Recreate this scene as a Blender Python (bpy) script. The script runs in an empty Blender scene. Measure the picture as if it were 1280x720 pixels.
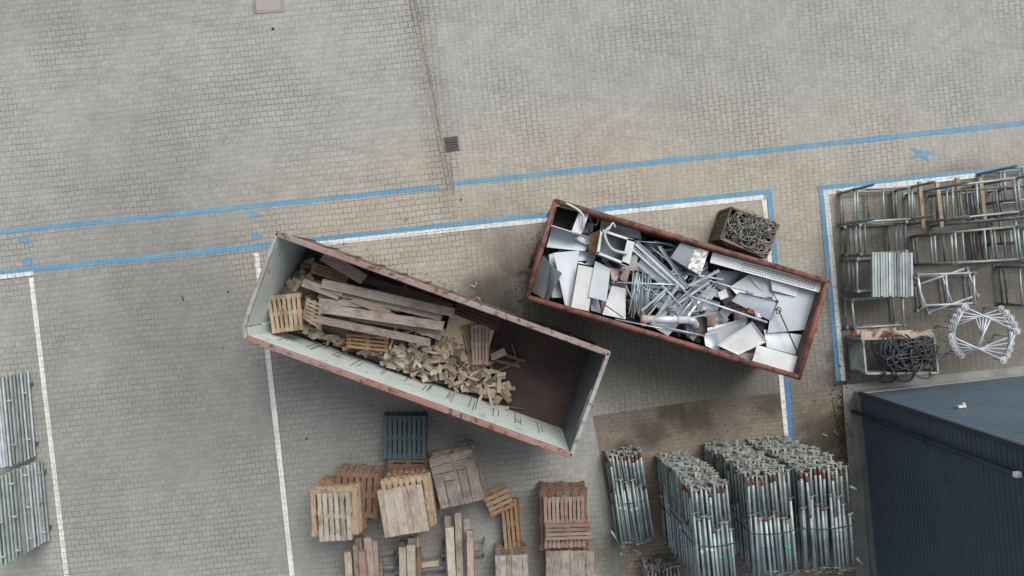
import bpy, math, random
from mathutils import Vector, Matrix
random.seed(7)
R = math.radians
C = bpy.context.scene.collection
U = random.uniform

# ------------------------------------------------------------------ camera
H = 17.0; F = 853.0; NY = 347.0
TILT = math.atan((360 - NY) / F)
cam_d = bpy.data.cameras.new('camera')
cam = bpy.data.objects.new('camera', cam_d); C.objects.link(cam)
cam.location = (0, 0, H); cam.rotation_euler = (-TILT, 0, 0)
cam_d.sensor_width = 36; cam_d.lens = 36 * F / 1280; cam_d.clip_end = 500
bpy.context.scene.camera = cam

def W(px, py, z=0.0):
    """point of the yard at height z that sits at photo position px,py"""
    dx, dy = (px - 640) / F, (360 - py) / F
    ct, st = math.cos(TILT), math.sin(TILT)
    d = Vector((dx, dy * ct - st, -dy * st - ct))
    k = (z - H) / d.z
    return Vector((d.x * k, d.y * k, z))

# ------------------------------------------------------------------ materials
class NT:
    def __init__(s, name):
        s.m = bpy.data.materials.new(name); s.m.use_nodes = True
        s.t = s.m.node_tree; s.b = s.t.nodes['Principled BSDF']
    def n(s, typ, **kw):
        n = s.t.nodes.new(typ)
        for k, v in kw.items(): setattr(n, k, v)
        return n
    def put(s, sock, v):
        if isinstance(v, bpy.types.NodeSocket): s.t.links.new(v, sock)
        elif v is not None: sock.default_value = v
    def math(s, op, a, b=None, c=None):
        n = s.n('ShaderNodeMath', operation=op)
        s.put(n.inputs[0], a); s.put(n.inputs[1], b); s.put(n.inputs[2], c)
        return n.outputs[0]
    def mix(s, f, a, b, mode='MIX'):
        n = s.n('ShaderNodeMix', data_type='RGBA', blend_type=mode)
        s.put(n.inputs[0], f)
        for sk, v in ((n.inputs[6], a), (n.inputs[7], b)):
            if isinstance(v, (tuple, list)): v = tuple(v)[:3] + (1,)
            s.put(sk, v)
        return n.outputs[2]
    def noise(s, scale, vec=None, detail=4, rough=.55):
        n = s.n('ShaderNodeTexNoise'); n.inputs['Scale'].default_value = scale
        n.inputs['Detail'].default_value = detail; n.inputs['Roughness'].default_value = rough
        if vec is not None: s.put(n.inputs['Vector'], vec)
        return n.outputs['Fac']
    def ramp(s, v, a, b, lo=0., hi=1.):
        n = s.n('ShaderNodeMapRange'); n.interpolation_type = 'SMOOTHSTEP'
        s.put(n.inputs[0], v)
        for i, x in enumerate((a, b, lo, hi)): n.inputs[i + 1].default_value = x
        return n.outputs[0]
    def obj(s): return s.n('ShaderNodeTexCoord').outputs['Object']
    def pos(s): return s.n('ShaderNodeNewGeometry').outputs['Position']
    def rnd(s): return s.n('ShaderNodeObjectInfo').outputs['Random']
    def tint(s): return s.n('ShaderNodeAttribute', attribute_name='tint').outputs['Fac']
    def bump(s, h, dist, strength=.6):
        n = s.n('ShaderNodeBump'); n.inputs['Strength'].default_value = strength
        n.inputs['Distance'].default_value = dist
        s.put(n.inputs['Height'], h); s.put(s.b.inputs['Normal'], n.outputs[0])
    def out(s, col, rough=.8, metal=0.):
        s.put(s.b.inputs['Base Color'], tuple(col)[:3] + (1,) if isinstance(col, (tuple, list)) else col)
        s.put(s.b.inputs['Roughness'], rough); s.put(s.b.inputs['Metallic'], metal)
        return s.m

def grime(name, a, b, scale=3., rough=.7, metal=0., rust=None, rust_amt=.5, rust_scale=4., spread=.25, bump=.0):
    """worn surface: two shades, per-piece brightness, optional rust patches"""
    s = NT(name); p = s.pos()
    f = s.ramp(s.noise(scale, p, 6, .65), .35, .65)
    c = s.mix(f, a, b)
    k = s.math('ADD', s.math('MULTIPLY', s.tint(), spread), s.math('MULTIPLY', s.rnd(), spread))
    v = s.math('ADD', k, 1 - spread)
    hsv = s.n('ShaderNodeHueSaturation'); s.put(hsv.inputs['Value'], v); s.put(hsv.inputs['Color'], c)
    c = hsv.outputs[0]
    if rust:
        rm = s.ramp(s.noise(rust_scale, p, 8, .7), 1 - rust_amt - .06, 1 - rust_amt + .06)
        c = s.mix(rm, c, s.mix(s.noise(30, p), rust, [x * .45 for x in rust]))
        metal = s.math('MULTIPLY', s.math('SUBTRACT', 1., rm), metal)
    if bump: s.bump(s.noise(scale * 8, p, 5), bump)
    return s.out(c, rough, metal)

def wood(name, a, b, spread=.4, dirt=.35):
    s = NT(name); uv = s.n('ShaderNodeTexCoord').outputs['UV']
    mp = s.n('ShaderNodeMapping'); mp.inputs['Scale'].default_value = (1.6, 26, 1); s.put(mp.inputs['Vector'], uv)
    g = s.noise(2.2, mp.outputs[0], 5, .6)
    c = s.mix(s.ramp(g, .34, .62), a, [x * .9 for x in b])
    lum = sum(a) / 3 * .85
    c = s.mix(s.math('MULTIPLY', s.ramp(s.tint(), .45, .8), .55), c, (lum * 1.02, lum * .93, lum * .84))
    blot = s.ramp(s.noise(2.4, s.pos(), 5, .7), .45, .75)
    c = s.mix(s.math('MULTIPLY', blot, min(.85, dirt * 1.5)), c, (.11, .088, .07))
    c = s.mix(s.math('MULTIPLY', s.ramp(s.noise(9, s.pos(), 4, .7), .55, .72), .4), c, (.09, .07, .055))
    v = s.math('ADD', s.math('MULTIPLY', s.math('ADD', s.tint(), s.rnd()), spread * .5), 1 - spread * .55)
    hsv = s.n('ShaderNodeHueSaturation'); s.put(hsv.inputs['Value'], v); s.put(hsv.inputs['Color'], c)
    hs = s.math('ADD', .485, s.math('MULTIPLY', s.tint(), .03)); s.put(hsv.inputs['Hue'], hs)
    s.bump(g, .004, .5)
    return s.out(hsv.outputs[0], .85)

def paver_fields(s, ang, L=.2, h=.142, amp=.0105, rect=False):
    """interlocking block pattern: joint mask and per-block random"""
    mp = s.n('ShaderNodeMapping'); mp.inputs['Rotation'].default_value = (0, 0, ang)
    s.put(mp.inputs['Vector'], s.pos())
    wob = s.n('ShaderNodeTexNoise'); wob.inputs['Scale'].default_value = .35; s.put(wob.inputs['Vector'], s.pos())
    wv = s.n('ShaderNodeVectorMath', operation='MULTIPLY_ADD'); s.put(wv.inputs[0], wob.outputs['Color'])
    wv.inputs[1].default_value = (.16, .16, 0); s.put(wv.inputs[2], mp.outputs[0])
    sx = s.n('ShaderNodeSeparateXYZ'); s.put(sx.inputs[0], wv.outputs[0])
    u, v = sx.outputs[0], sx.outputs[1]
    if rect: amp = 0.0
    t = s.math('MULTIPLY', s.math('ABSOLUTE', s.math('SUBTRACT', s.math('FRACT', s.math('DIVIDE', u, L)), .5)), 2.)  # 1 at block end, 0 mid
    w = s.math('SUBTRACT', s.math('MULTIPLY', s.ramp(t, .28, .72), 2 * amp), amp)
    k = s.math('ROUND', s.math('DIVIDE', v, h))
    par = s.math('SUBTRACT', 1., s.math('MULTIPLY', s.math('FLOORED_MODULO', k, 2.), 2.))
    line = s.math('ADD', s.math('MULTIPLY', k, h), s.math('MULTIPLY', s.math('MULTIPLY', w, par), -1.))
    dv = s.math('SUBTRACT', v, line)
    row = s.math('SUBTRACT', k, s.math('LESS_THAN', dv, 0.))
    uo = s.math('ADD', s.math('DIVIDE', u, L), s.math('MULTIPLY', s.math('FLOORED_MODULO', row, 2.), .5))
    fr = s.math('FRACT', uo)
    du = s.math('MULTIPLY', s.math('MINIMUM', fr, s.math('SUBTRACT', 1., fr)), L)
    d = s.math('MINIMUM', du, s.math('ABSOLUTE', dv))
    cmb = s.n('ShaderNodeCombineXYZ'); s.put(cmb.inputs[0], s.math('FLOOR', uo)); s.put(cmb.inputs[1], row)
    wn = s.n('ShaderNodeTexWhiteNoise', noise_dimensions='3D'); s.put(wn.inputs['Vector'], cmb.outputs[0])
    vis = s.ramp(s.noise(.38, s.pos(), 5, .6), .38, .66, .22, 1.1)
    joint = s.math('MULTIPLY', s.ramp(d, .004, .011, 1., 0.), vis)
    return joint, wn.outputs['Value'], d

def blot(s, px, py, rx, ry, ang=0., soft=.5, nscale=1.6, namp=.9):
    """one patch at a fixed place on the yard: dirt, block tone, some painted shade"""
    c = W(px, py)
    mp = s.n('ShaderNodeMapping', vector_type='TEXTURE')
    mp.inputs['Location'].default_value = (c.x, c.y, 0); mp.inputs['Rotation'].default_value = (0, 0, ang)
    mp.inputs['Scale'].default_value = (rx, ry, 1); s.put(mp.inputs['Vector'], s.pos())
    ln = s.n('ShaderNodeVectorMath', operation='LENGTH'); s.put(ln.inputs[0], mp.outputs[0])
    dd = s.math('ADD', ln.outputs['Value'], s.math('MULTIPLY', s.math('SUBTRACT', s.noise(nscale, s.pos(), 6, .65), .5), namp * 2))
    return s.ramp(dd, 1 - soft, 1 + soft, 1., 0.)

def paving(name, ang, base=(.368, .363, .333), warm=(.40, .368, .298), L=.2, h=.142, rect=False, extra=True):
    s = NT(name)
    j, r, d = paver_fields(s, ang, L, h, rect=rect)
    c = s.mix(s.ramp(s.noise(.10, s.pos(), 3, .5), .35, .65), base, [x * .95 for x in base])
    # warmer, sandier blocks near the marked bays, greyer on the driving lane
    if extra:
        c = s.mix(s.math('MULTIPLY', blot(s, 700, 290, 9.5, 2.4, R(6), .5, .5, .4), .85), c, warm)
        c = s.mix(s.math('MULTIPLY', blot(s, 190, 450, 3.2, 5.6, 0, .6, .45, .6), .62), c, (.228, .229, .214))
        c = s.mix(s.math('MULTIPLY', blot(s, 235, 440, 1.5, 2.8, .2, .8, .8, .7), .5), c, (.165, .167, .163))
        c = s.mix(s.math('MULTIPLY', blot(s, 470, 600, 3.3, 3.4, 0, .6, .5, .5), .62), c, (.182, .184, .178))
        c = s.mix(s.math('MULTIPLY', blot(s, 850, 440, 4.8, 1.9, -.3, .5, .6, .5), .78), c, (.15, .14, .115))  # grime below the metal container, with part of its shadow painted in
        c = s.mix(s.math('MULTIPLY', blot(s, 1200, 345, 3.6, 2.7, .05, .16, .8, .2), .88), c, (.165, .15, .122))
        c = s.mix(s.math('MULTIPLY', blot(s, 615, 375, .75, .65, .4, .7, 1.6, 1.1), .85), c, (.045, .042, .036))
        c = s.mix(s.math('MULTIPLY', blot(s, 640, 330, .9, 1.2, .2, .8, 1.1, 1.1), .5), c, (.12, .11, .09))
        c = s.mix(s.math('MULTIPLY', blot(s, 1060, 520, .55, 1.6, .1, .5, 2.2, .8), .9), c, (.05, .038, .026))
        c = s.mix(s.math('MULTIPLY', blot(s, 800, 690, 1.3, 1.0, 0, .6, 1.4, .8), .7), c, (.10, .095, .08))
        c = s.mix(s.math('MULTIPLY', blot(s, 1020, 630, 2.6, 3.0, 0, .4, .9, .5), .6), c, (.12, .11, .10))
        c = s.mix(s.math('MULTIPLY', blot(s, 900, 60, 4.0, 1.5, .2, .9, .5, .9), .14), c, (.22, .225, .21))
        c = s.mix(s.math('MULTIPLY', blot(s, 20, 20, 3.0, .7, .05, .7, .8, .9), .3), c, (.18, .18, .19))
    if name == 'brown_paving':
        c = s.mix(s.ramp(s.noise(.9, s.pos(), 5, .7), .4, .62), c, (.25, .215, .165))
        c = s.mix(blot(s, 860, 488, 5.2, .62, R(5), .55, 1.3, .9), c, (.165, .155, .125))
        for bx, by, br in ((815, 540, .45), (870, 525, .5), (835, 512, .35), (1040, 540, .8), (960, 505, .4), (780, 560, .3), (1000, 580, .7)):
            c = s.mix(s.math('MULTIPLY', blot(s, bx, by, br, br * .8, 0, .6, 2.2, 1.0), .75), c, (.055, .05, .03))
    # dark, mossy joints along the sunken run beside the gutter, and a few oil spots
    seamdirt = blot(s, 538, 110, .42, 3.4, R(9), .5, 1.2, .5)
    oil = s.math('MULTIPLY', s.ramp(s.noise(.62, s.pos(), 2, .5), .70, .76), .35)
    c = s.mix(oil, c, (.12, .12, .11))
    j = s.math('MINIMUM', s.math('MULTIPLY', j, s.math('ADD', 1., s.math('MULTIPLY', seamdirt, .9))), 1.35)
    c = s.mix(s.math('MULTIPLY', seamdirt, .22), c, (.14, .13, .11))
    # faint tyre tracks along the driving lanes
    for rot, sc_, am in ((-6., (.12, 2.6, 1), .16), (38., (.10, 3.4, 1), .10), (80., (.10, 3.0, 1), .10)):
        tm = s.n('ShaderNodeMapping', vector_type='POINT'); tm.inputs['Rotation'].default_value = (0, 0, R(-rot)); s.put(tm.inputs['Vector'], s.pos())
        tm2 = s.n('ShaderNodeMapping'); tm2.inputs['Scale'].default_value = sc_; s.put(tm2.inputs['Vector'], tm.outputs[0])
        c = s.mix(s.math('MULTIPLY', s.ramp(s.noise(1.3, tm2.outputs[0], 3, .5), .54, .68), am), c, (.17, .17, .165))
    fine = s.ramp(s.noise(14, s.pos(), 6, .7), .3, .7, .88, 1.1)
    mid = s.ramp(s.noise(1.1, s.pos(), 7, .75), .25, .75, .90, 1.07)
    val = s.math('MULTIPLY', s.math('MULTIPLY', fine, mid), s.math('ADD', .94, s.math('MULTIPLY', r, .11)))
    hs = s.n('ShaderNodeHueSaturation'); s.put(hs.inputs['Value'], val); s.put(hs.inputs['Color'], c)
    c = s.mix(s.math('MULTIPLY', j, .66), hs.outputs[0], (.075, .07, .06))
    # scattered dark specks
    sp = s.ramp(s.noise(5.5, s.pos(), 2, .5), .73, .78)
    c = s.mix(s.math('MULTIPLY', sp, .5), c, (.07, .065, .06))
    s.bump(s.math('ADD', s.math('MULTIPLY', s.ramp(d, .0, .012), 1.), s.math('MULTIPLY', s.noise(60, s.pos(), 3), .3)), .006, .55)
    return s.out(c, .88)

def paint(name, col, ang, wear=.5):
    s = NT(name); j, r, d = paver_fields(s, ang)
    w = s.ramp(s.noise(9, s.pos(), 8, .75), wear + .1, wear - .12, 0., 1.)
    w2 = s.ramp(s.noise(.8, s.pos(), 3, .6), .38, .62, .15, .0)
    c = s.mix(s.ramp(s.noise(3, s.pos()), .3, .7), col, [x * .82 for x in col])
    c = s.mix(s.math('ADD', s.math('MULTIPLY', w, .0), w2), c, (.33, .32, .29))
    c = s.mix(s.math('MULTIPLY', s.ramp(s.noise(13, s.pos(), 8, .8), .50, .64), .8), c, (.33, .31, .28))
    c = s.mix(s.math('MULTIPLY', j, .62), c, (.10, .095, .085))
    return s.out(c, .75)

M = {}
A_H = R(-6.2); A_V = R(90 - 6.2)
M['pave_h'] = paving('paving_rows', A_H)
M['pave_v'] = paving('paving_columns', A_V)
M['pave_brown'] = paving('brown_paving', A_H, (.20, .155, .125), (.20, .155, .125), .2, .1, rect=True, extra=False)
M['gutter'] = paving('gutter_blocks', R(79), (.33, .31, .27), (.33, .31, .27), .2, .1, rect=True, extra=False)
M['blue'] = paint('blue_paint', (.095, .325, .52), A_H)
M['blue_v'] = paint('blue_paint_columns', (.095, .325, .52), A_V)
M['blue_deep'] = paint('deep_blue_paint', (.05, .20, .42), A_V)
M['white'] = paint('white_paint', (.80, .80, .77), A_H)
M['white_v'] = paint('white_paint_columns', (.80, .80, .77), A_V)
M['concrete'] = grime('concrete', (.30, .30, .285), (.21, .21, .20), 1.2, .9, bump=.003)
M['earth'] = grime('far_ground', (.24, .235, .22), (.18, .18, .17), .4, .95)
M['rim_red'] = grime('rust_red_rim', (.225, .085, .06), (.15, .07, .052), 1.6, .7, .0, (.10, .045, .03), .46, 5, .15, .004)
M['rim_mixed'] = grime('weathered_rim', (.25, .165, .14), (.27, .245, .23), .8, .7, .0, (.13, .07, .055), .44, 7, .12, .004)
M['rim_pink'] = grime('pinkish_rim', (.27, .13, .10), (.26, .19, .165), .9, .7, .0, (.14, .06, .045), .42, 6, .12, .004)
M['rim_grey'] = grime('grey_rim', (.36, .37, .37), (.24, .23, .22), 2.5, .65, .0, (.22, .12, .09), .40, 5, .1, .004)
M['green_white'] = grime('pale_green_paint', (.64, .69, .66), (.54, .60, .58), 1.6, .6, .0, (.20, .19, .17), .36, 3.5, .08, .002)
M['door_grey'] = grime('dark_grey_paint', (.145, .15, .17), (.10, .105, .12), 2.5, .5, .2, (.09, .07, .06), .36, 5, .1, .002)
M['rust_floor'] = grime('rusty_floor', (.078, .056, .05), (.05, .038, .037), 1.2, .95, .0, (.13, .06, .035), .36, 1.6, .1, .003)
M['container_grey'] = grime('container_side', (.20, .10, .085), (.16, .12, .11), 1.5, .7, .0, (.10, .05, .03), .42, 4, .1, .003)
M['inside_brown'] = grime('brown_inner_wall', (.17, .075, .05), (.12, .06, .045), 2., .75, .0, (.07, .035, .02), .45, 3, .1, .003)
M['streak'] = grime('dark_streak', (.13, .12, .11), (.20, .19, .18), 8, .8)
M['black'] = grime('black_part', (.02, .02, .022), (.035, .035, .037), 8, .6)
M['galv'] = grime('galvanised_tube', (.38, .435, .415), (.27, .315, .30), 3.5, .45, .3, (.20, .13, .09), .29, 5, .3)
M['galv_dark'] = grime('dull_galvanised_tube', (.23, .255, .26), (.16, .18, .18), 3., .5, .35, (.12, .10, .085), .42, 4, .3)
M['galv_white'] = grime('bright_galvanised_tube', (.62, .65, .69), (.46, .49, .53), 4., .4, .25, None, .5, 4, .15)
M['prop'] = grime('prop_tube', (.36, .43, .43), (.22, .28, .285), 2.2, .45, .3, (.19, .13, .10), .29, 4, .45)
M['prop_in'] = grime('prop_inner_tube', (.36, .42, .415), (.23, .28, .28), 6, .5, .3, (.20, .10, .06), .35, 2.5, .45)
M['rust'] = grime('rusty_steel', (.23, .09, .045), (.12, .05, .03), 10, .85)
M['plate'] = grime('prop_plate', (.36, .38, .355), (.19, .205, .19), 6, .6, .15, (.18, .11, .07), .36, 3, .6)
M['teal'] = grime('teal_sticker', (.05, .42, .45), (.06, .33, .38), 5, .5)
M['sticker'] = grime('white_sticker', (.7, .72, .74), (.55, .57, .6), 5, .5)
M['green_mark'] = grime('green_mark', (.10, .45, .22), (.08, .35, .2), 5, .5)
M['strap'] = grime('strap', (.02, .035, .03), (.03, .04, .035), 9, .6)
M['sheet'] = grime('white_sheet_metal', (.64, .68, .72), (.55, .60, .65), .9, .38, .15, (.30, .29, .27), .29, 3.5, .25, .002)
M['sheet_blue'] = grime('blue_grey_sheet_metal', (.46, .52, .58), (.38, .44, .50), 1.5, .35, .4, (.22, .21, .2), .30, 3, .3, .002)
M['sheet_steel'] = grime('steel_sheet', (.30, .335, .37), (.22, .245, .275), 1.6, .35, .6, (.12, .11, .1), .32, 3, .3, .002)
M['sheet_cream'] = grime('cream_sheet', (.70, .72, .72), (.60, .62, .62), 2., .5, .0, (.35, .33, .3), .30, 4, .15)
M['scrap_dark'] = grime('dark_scrap', (.07, .065, .065), (.11, .09, .085), 3., .6, .2)
M['scrap_rod'] = grime('scrap_profile', (.50, .57, .62), (.32, .38, .43), 4., .35, .45, None, .5, 4, .5)
M['foil'] = grime('crumpled_foil', (.62, .63, .62), (.50, .50, .49), 6, .25, .6, bump=.03)
M['insulation'] = grime('insulation', (.25, .15, .05), (.14, .08, .03), 8, .95, bump=.02)
M['copper'] = grime('pinkish_metal', (.52, .36, .31), (.38, .25, .2), 5, .6)
M['hose_white'] = grime('white_hose', (.62, .63, .64), (.5, .5, .5), 8, .5)
M['wire'] = grime('grey_wire', (.30, .31, .29), (.17, .17, .155), 9, .5, .3)
M['wire_black'] = grime('black_hose', (.03, .032, .036), (.06, .063, .07), 9, .42)
M['mesh_olive'] = grime('mesh_box_side', (.13, .12, .09), (.085, .08, .065), 3, .8, .1, (.15, .07, .04), .42, 4, .2)
M['cladding'] = grime('anthracite_cladding', (.066, .100, .132), (.056, .086, .116), .7, .45, .0, (.075, .10, .115), .40, .9, .05)
M['cladding_trim'] = grime('cladding_trim', (.035, .048, .068), (.03, .04, .055), 1.5, .45)
M['lamp'] = grime('white_plastic', (.75, .76, .74), (.6, .6, .58), 10, .4)
M['iron'] = grime('cast_iron', (.13, .12, .13), (.09, .085, .09), 12, .6, .1)
M['cover'] = grime('reddish_cover', (.33, .26, .24), (.29, .27, .25), 1.5, .8)
M['w_grey'] = wood('weathered_timber', (.43, .345, .285), (.23, .18, .15), .6, .6)
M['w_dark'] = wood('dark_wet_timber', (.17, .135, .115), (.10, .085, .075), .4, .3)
M['w_pink'] = wood('pinkish_timber', (.42, .28, .225), (.26, .175, .14), .5, .3)
M['w_yellow'] = wood('yellow_timber', (.55, .42, .25), (.36, .265, .16), .45, .5)
M['w_orange'] = wood('orange_timber', (.44, .25, .12), (.26, .145, .075), .5, .5)
M['w_brown'] = wood('brown_timber', (.24, .14, .085), (.15, .09, .06), .4, .4)
M['w_red'] = wood('dark_red_timber', (.12, .035, .028), (.07, .025, .022), .4, .3)
M['w_pale'] = wood('pale_sawn_timber', (.56, .47, .36), (.34, .28, .22), .5, .4)
M['w_cut'] = wood('sawn_offcut', (.60, .46, .31), (.33, .245, .165), .9, .3)
M['w_top'] = wood('weathered_pallet_boards', (.47, .41, .345), (.25, .21, .18), .7, .6)
M['w_blue'] = wood('blue_painted_boards', (.075, .125, .15), (.05, .09, .11), .3, .25)
M['ply'] = wood('plywood', (.62, .50, .35), (.53, .42, .29), .15, .12)
M['dirt'] = grime('brown_litter', (.09, .06, .035), (.05, .035, .022), 9, .95)

# ------------------------------------------------------------------ mesh builder
class MB:
    def __init__(s): s.v = []; s.f = []; s.t = []; s.uv = []; s.mi = []; s.sm = []; s.tv = None
    def face(s, ids, uvs, t, mi=0, sm=False):
        s.f.append(ids); s.uv.append(uvs); s.t.append(t); s.mi.append(mi); s.sm.append(sm)
    def box(s, c, size, ax=None, tint=None, mi=0):
        """ax: 3 unit vectors"""
        t = random.random() if tint is None else tint
        ax = ax or (Vector((1, 0, 0)), Vector((0, 1, 0)), Vector((0, 0, 1)))
        c = Vector(c); h = [x / 2 for x in size]; b = len(s.v)
        for k in range(8):
            q = c + ax[0] * h[0] * (1 if k & 1 else -1) + ax[1] * h[1] * (1 if k & 2 else -1) + ax[2] * h[2] * (1 if k & 4 else -1)
            s.v.append(tuple(q))
        lng = max(range(3), key=lambda i: size[i])
        ou, ov = random.random() * 50, random.random() * 50
        for ids, n in (((0, 2, 3, 1), 2), ((4, 5, 7, 6), 2), ((0, 1, 5, 4), 1), ((2, 6, 7, 3), 1), ((0, 4, 6, 2), 0), ((1, 3, 7, 5), 0)):
            o = [i for i in range(3) if i != n]
            if lng in o: a = lng; d = [i for i in o if i != lng][0]
            else: a, d = o
            uvs = []
            for k in ids:
                sg = [(1 if k & 1 else -1), (1 if k & 2 else -1), (1 if k & 4 else -1)]
                uvs.append((ou + h[a] * sg[a], ov + h[d] * sg[d]))
            s.face([b + k for k in ids], uvs, t, mi)
        return s
    def bar(s, p0, p1, w, h, up=(0, 0, 1), **kw):
        p0, p1 = Vector(p0), Vector(p1); d = p1 - p0; L = d.length; x = d / L
        y = Vector(up).cross(x)
        y = y.normalized() if y.length > 1e-5 else Vector((0, 1, 0))
        return s.box((p0 + p1) / 2, (L, w, h), (x, y, x.cross(y)), **kw)
    def tube(s, p0, p1, r, n=8, cap=True, tint=None, mi=0, r1=None):
        return s.path([p0, p1], r, n, cap, tint, mi, r1)
    def path(s, pts, r, n=6, cap=True, tint=None, mi=0, r1=None):
        pts = [Vector(p) for p in pts]; t = random.random() if tint is None else tint
        b = len(s.v); prev = None; acc = 0.
        for i, p in enumerate(pts):
            d = (pts[min(i + 1, len(pts) - 1)] - pts[max(i - 1, 0)])
            d = d.normalized() if d.length > 1e-9 else Vector((1, 0, 0))
            if prev is None:
                u = d.orthogonal().normalized()
            else:
                u = prev - d * prev.dot(d)
                u = u.normalized() if u.length > 1e-6 else d.orthogonal().normalized()
            prev = u; w = d.cross(u)
            rr = r if r1 is None else r + (r1 - r) * i / (len(pts) - 1)
            for k in range(n):
                a = 2 * math.pi * k / n
                s.v.append(tuple(p + u * math.cos(a) * rr + w * math.sin(a) * rr))
        for i in range(len(pts) - 1):
            l = (pts[i + 1] - pts[i]).length
            for k in range(n):
                k2 = (k + 1) % n
                s.face([b + i * n + k, b + i * n + k2, b + (i + 1) * n + k2, b + (i + 1) * n + k],
                       [(acc, k / n * .2), (acc, (k + 1) / n * .2), (acc + l, (k + 1) / n * .2), (acc + l, k / n * .2)], t, mi, True)
            acc += l
        if cap:
            s.face([b + k for k in range(n)][::-1], [(0, 0)] * n, t, mi)
            e = b + (len(pts) - 1) * n
            s.face([e + k for k in range(n)], [(0, 0)] * n, t, mi)
        return s
    def sheet(s, q, th=.012, bend=.0, n=6, lip=0., tint=None, mi=0, rough=0.):
        """quad q (4 world points) as a bent plate with thickness; lip = folded edge depth"""
        q = [Vector(p) for p in q]; t = random.random() if tint is None else tint
        nm = (q[2] - q[0]).cross(q[3] - q[1]).normalized()
        if nm.z < 0: nm = -nm
        b = len(s.v); ph = U(0, 6); m = n + 1
        dn = {}
        for side in (0, 1):
            for i in range(m):
                for j in range(m):
                    a, c = i / n, j / n
                    p = q[0].lerp(q[1], a).lerp(q[3].lerp(q[2], a), c)
                    o = bend * math.sin(a * 3.14 + ph * .2) * math.cos(c * 2.2 + ph)
                    if (i, j) not in dn: dn[(i, j)] = U(-1, 1) * rough
                    p = p + nm * (o + dn[(i, j)] - (th if side else 0))
                    s.v.append(tuple(p))
        lx, ly = (q[1] - q[0]).length, (q[3] - q[0]).length
        for side in (0, 1):
            for i in range(n):
                for j in range(n):
                    o = b + side * m * m
                    ids = [o + i * m + j, o + (i + 1) * m + j, o + (i + 1) * m + j + 1, o + i * m + j + 1]
                    uv = [(i / n * lx, j / n * ly), ((i + 1) / n * lx, j / n * ly), ((i + 1) / n * lx, (j + 1) / n * ly), (i / n * lx, (j + 1) / n * ly)]
                    if side: ids = ids[::-1]; uv = uv[::-1]
                    s.face(ids, uv, t, mi, bend > 0)
        o2 = m * m
        edge = [(i, 0) for i in range(m)] + [(n, j) for j in range(1, m)] + [(i, n) for i in range(n - 1, -1, -1)] + [(0, j) for j in range(n - 1, 0, -1)]
        for e in range(len(edge)):
            i, j = edge[e]; i2, j2 = edge[(e + 1) % len(edge)]; bb = len(s.v)
            s.v += [s.v[b + i * m + j], s.v[b + o2 + i * m + j], s.v[b + o2 + i2 * m + j2], s.v[b + i2 * m + j2]]
            s.face([bb, bb + 1, bb + 2, bb + 3], [(0, 0), (0, .01), (.1, .01), (.1, 0)], t, mi)
        if lip:
            for k in range(4):
                p, r_ = q[k], q[(k + 1) % 4]
                cen = sum(q, Vector()) / 4
                p = p.lerp(cen, .02); r_ = r_.lerp(cen, .02)
                s.bar(p + nm * lip * .5, r_ + nm * lip * .5, .012, lip, up=nm, tint=t, mi=mi)
        return s
    def build(s, name, mats, parent=None, loc=None):
        if not isinstance(mats, (list, tuple)): mats = [mats]
        off = Vector((0, 0, 0))
        if loc is not None: off = Vector(loc)
        elif parent is not None and parent.get('_abs'): off = Vector(parent['_abs'])
        me = bpy.data.meshes.new(name)
        me.from_pydata([tuple(Vector(p) - off) for p in s.v], [], s.f)
        uvl = me.uv_layers.new(name='UVMap')
        flat = [c for f in s.uv for p in f for c in p]; uvl.data.foreach_set('uv', flat)
        at = me.attributes.new('tint', 'FLOAT', 'FACE'); at.data.foreach_set('value', s.t)
        me.polygons.foreach_set('material_index', s.mi); me.polygons.foreach_set('use_smooth', s.sm)
        for m in mats: me.materials.append(M[m] if isinstance(m, str) else m)
        me.update()
        o = bpy.data.objects.new(name, me); C.objects.link(o)
        if parent is not None: o.parent = parent
        elif loc is not None: o.location = off
        return o

def thing(name, label, cat, loc=(0, 0, 0), group=None, rz=0.):
    o = bpy.data.objects.new(name, None); C.objects.link(o)
    o.location = loc; o.rotation_euler = (0, 0, rz); o.empty_display_size = .2
    tag(o, label, cat, group); return o
def absolute(o): o['_abs'] = tuple(o.location); return o
def tag(o, label=None, cat=None, group=None, kind=None):
    if label: o['label'] = label
    if cat: o['category'] = cat
    if group: o['group'] = group
    if kind: o['kind'] = kind
    return o
def copy_tree(o, parent=None, kids=None):
    c = o.copy(); C.objects.link(c)
    if parent is not None: c.parent = parent
    for ch in kids if kids is not None else list(o.children): copy_tree(ch, c)
    return c
def mesh_thing(mb, name, mats, label, cat, group=None):
    """single-mesh thing, origin at its centre bottom"""
    xs = [p[0] for p in mb.v]; ys = [p[1] for p in mb.v]; zs = [p[2] for p in mb.v]
    o = mb.build(name, mats, None, (sum(xs) / len(xs), sum(ys) / len(ys), min(zs)))
    return tag(o, label, cat, group)

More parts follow.
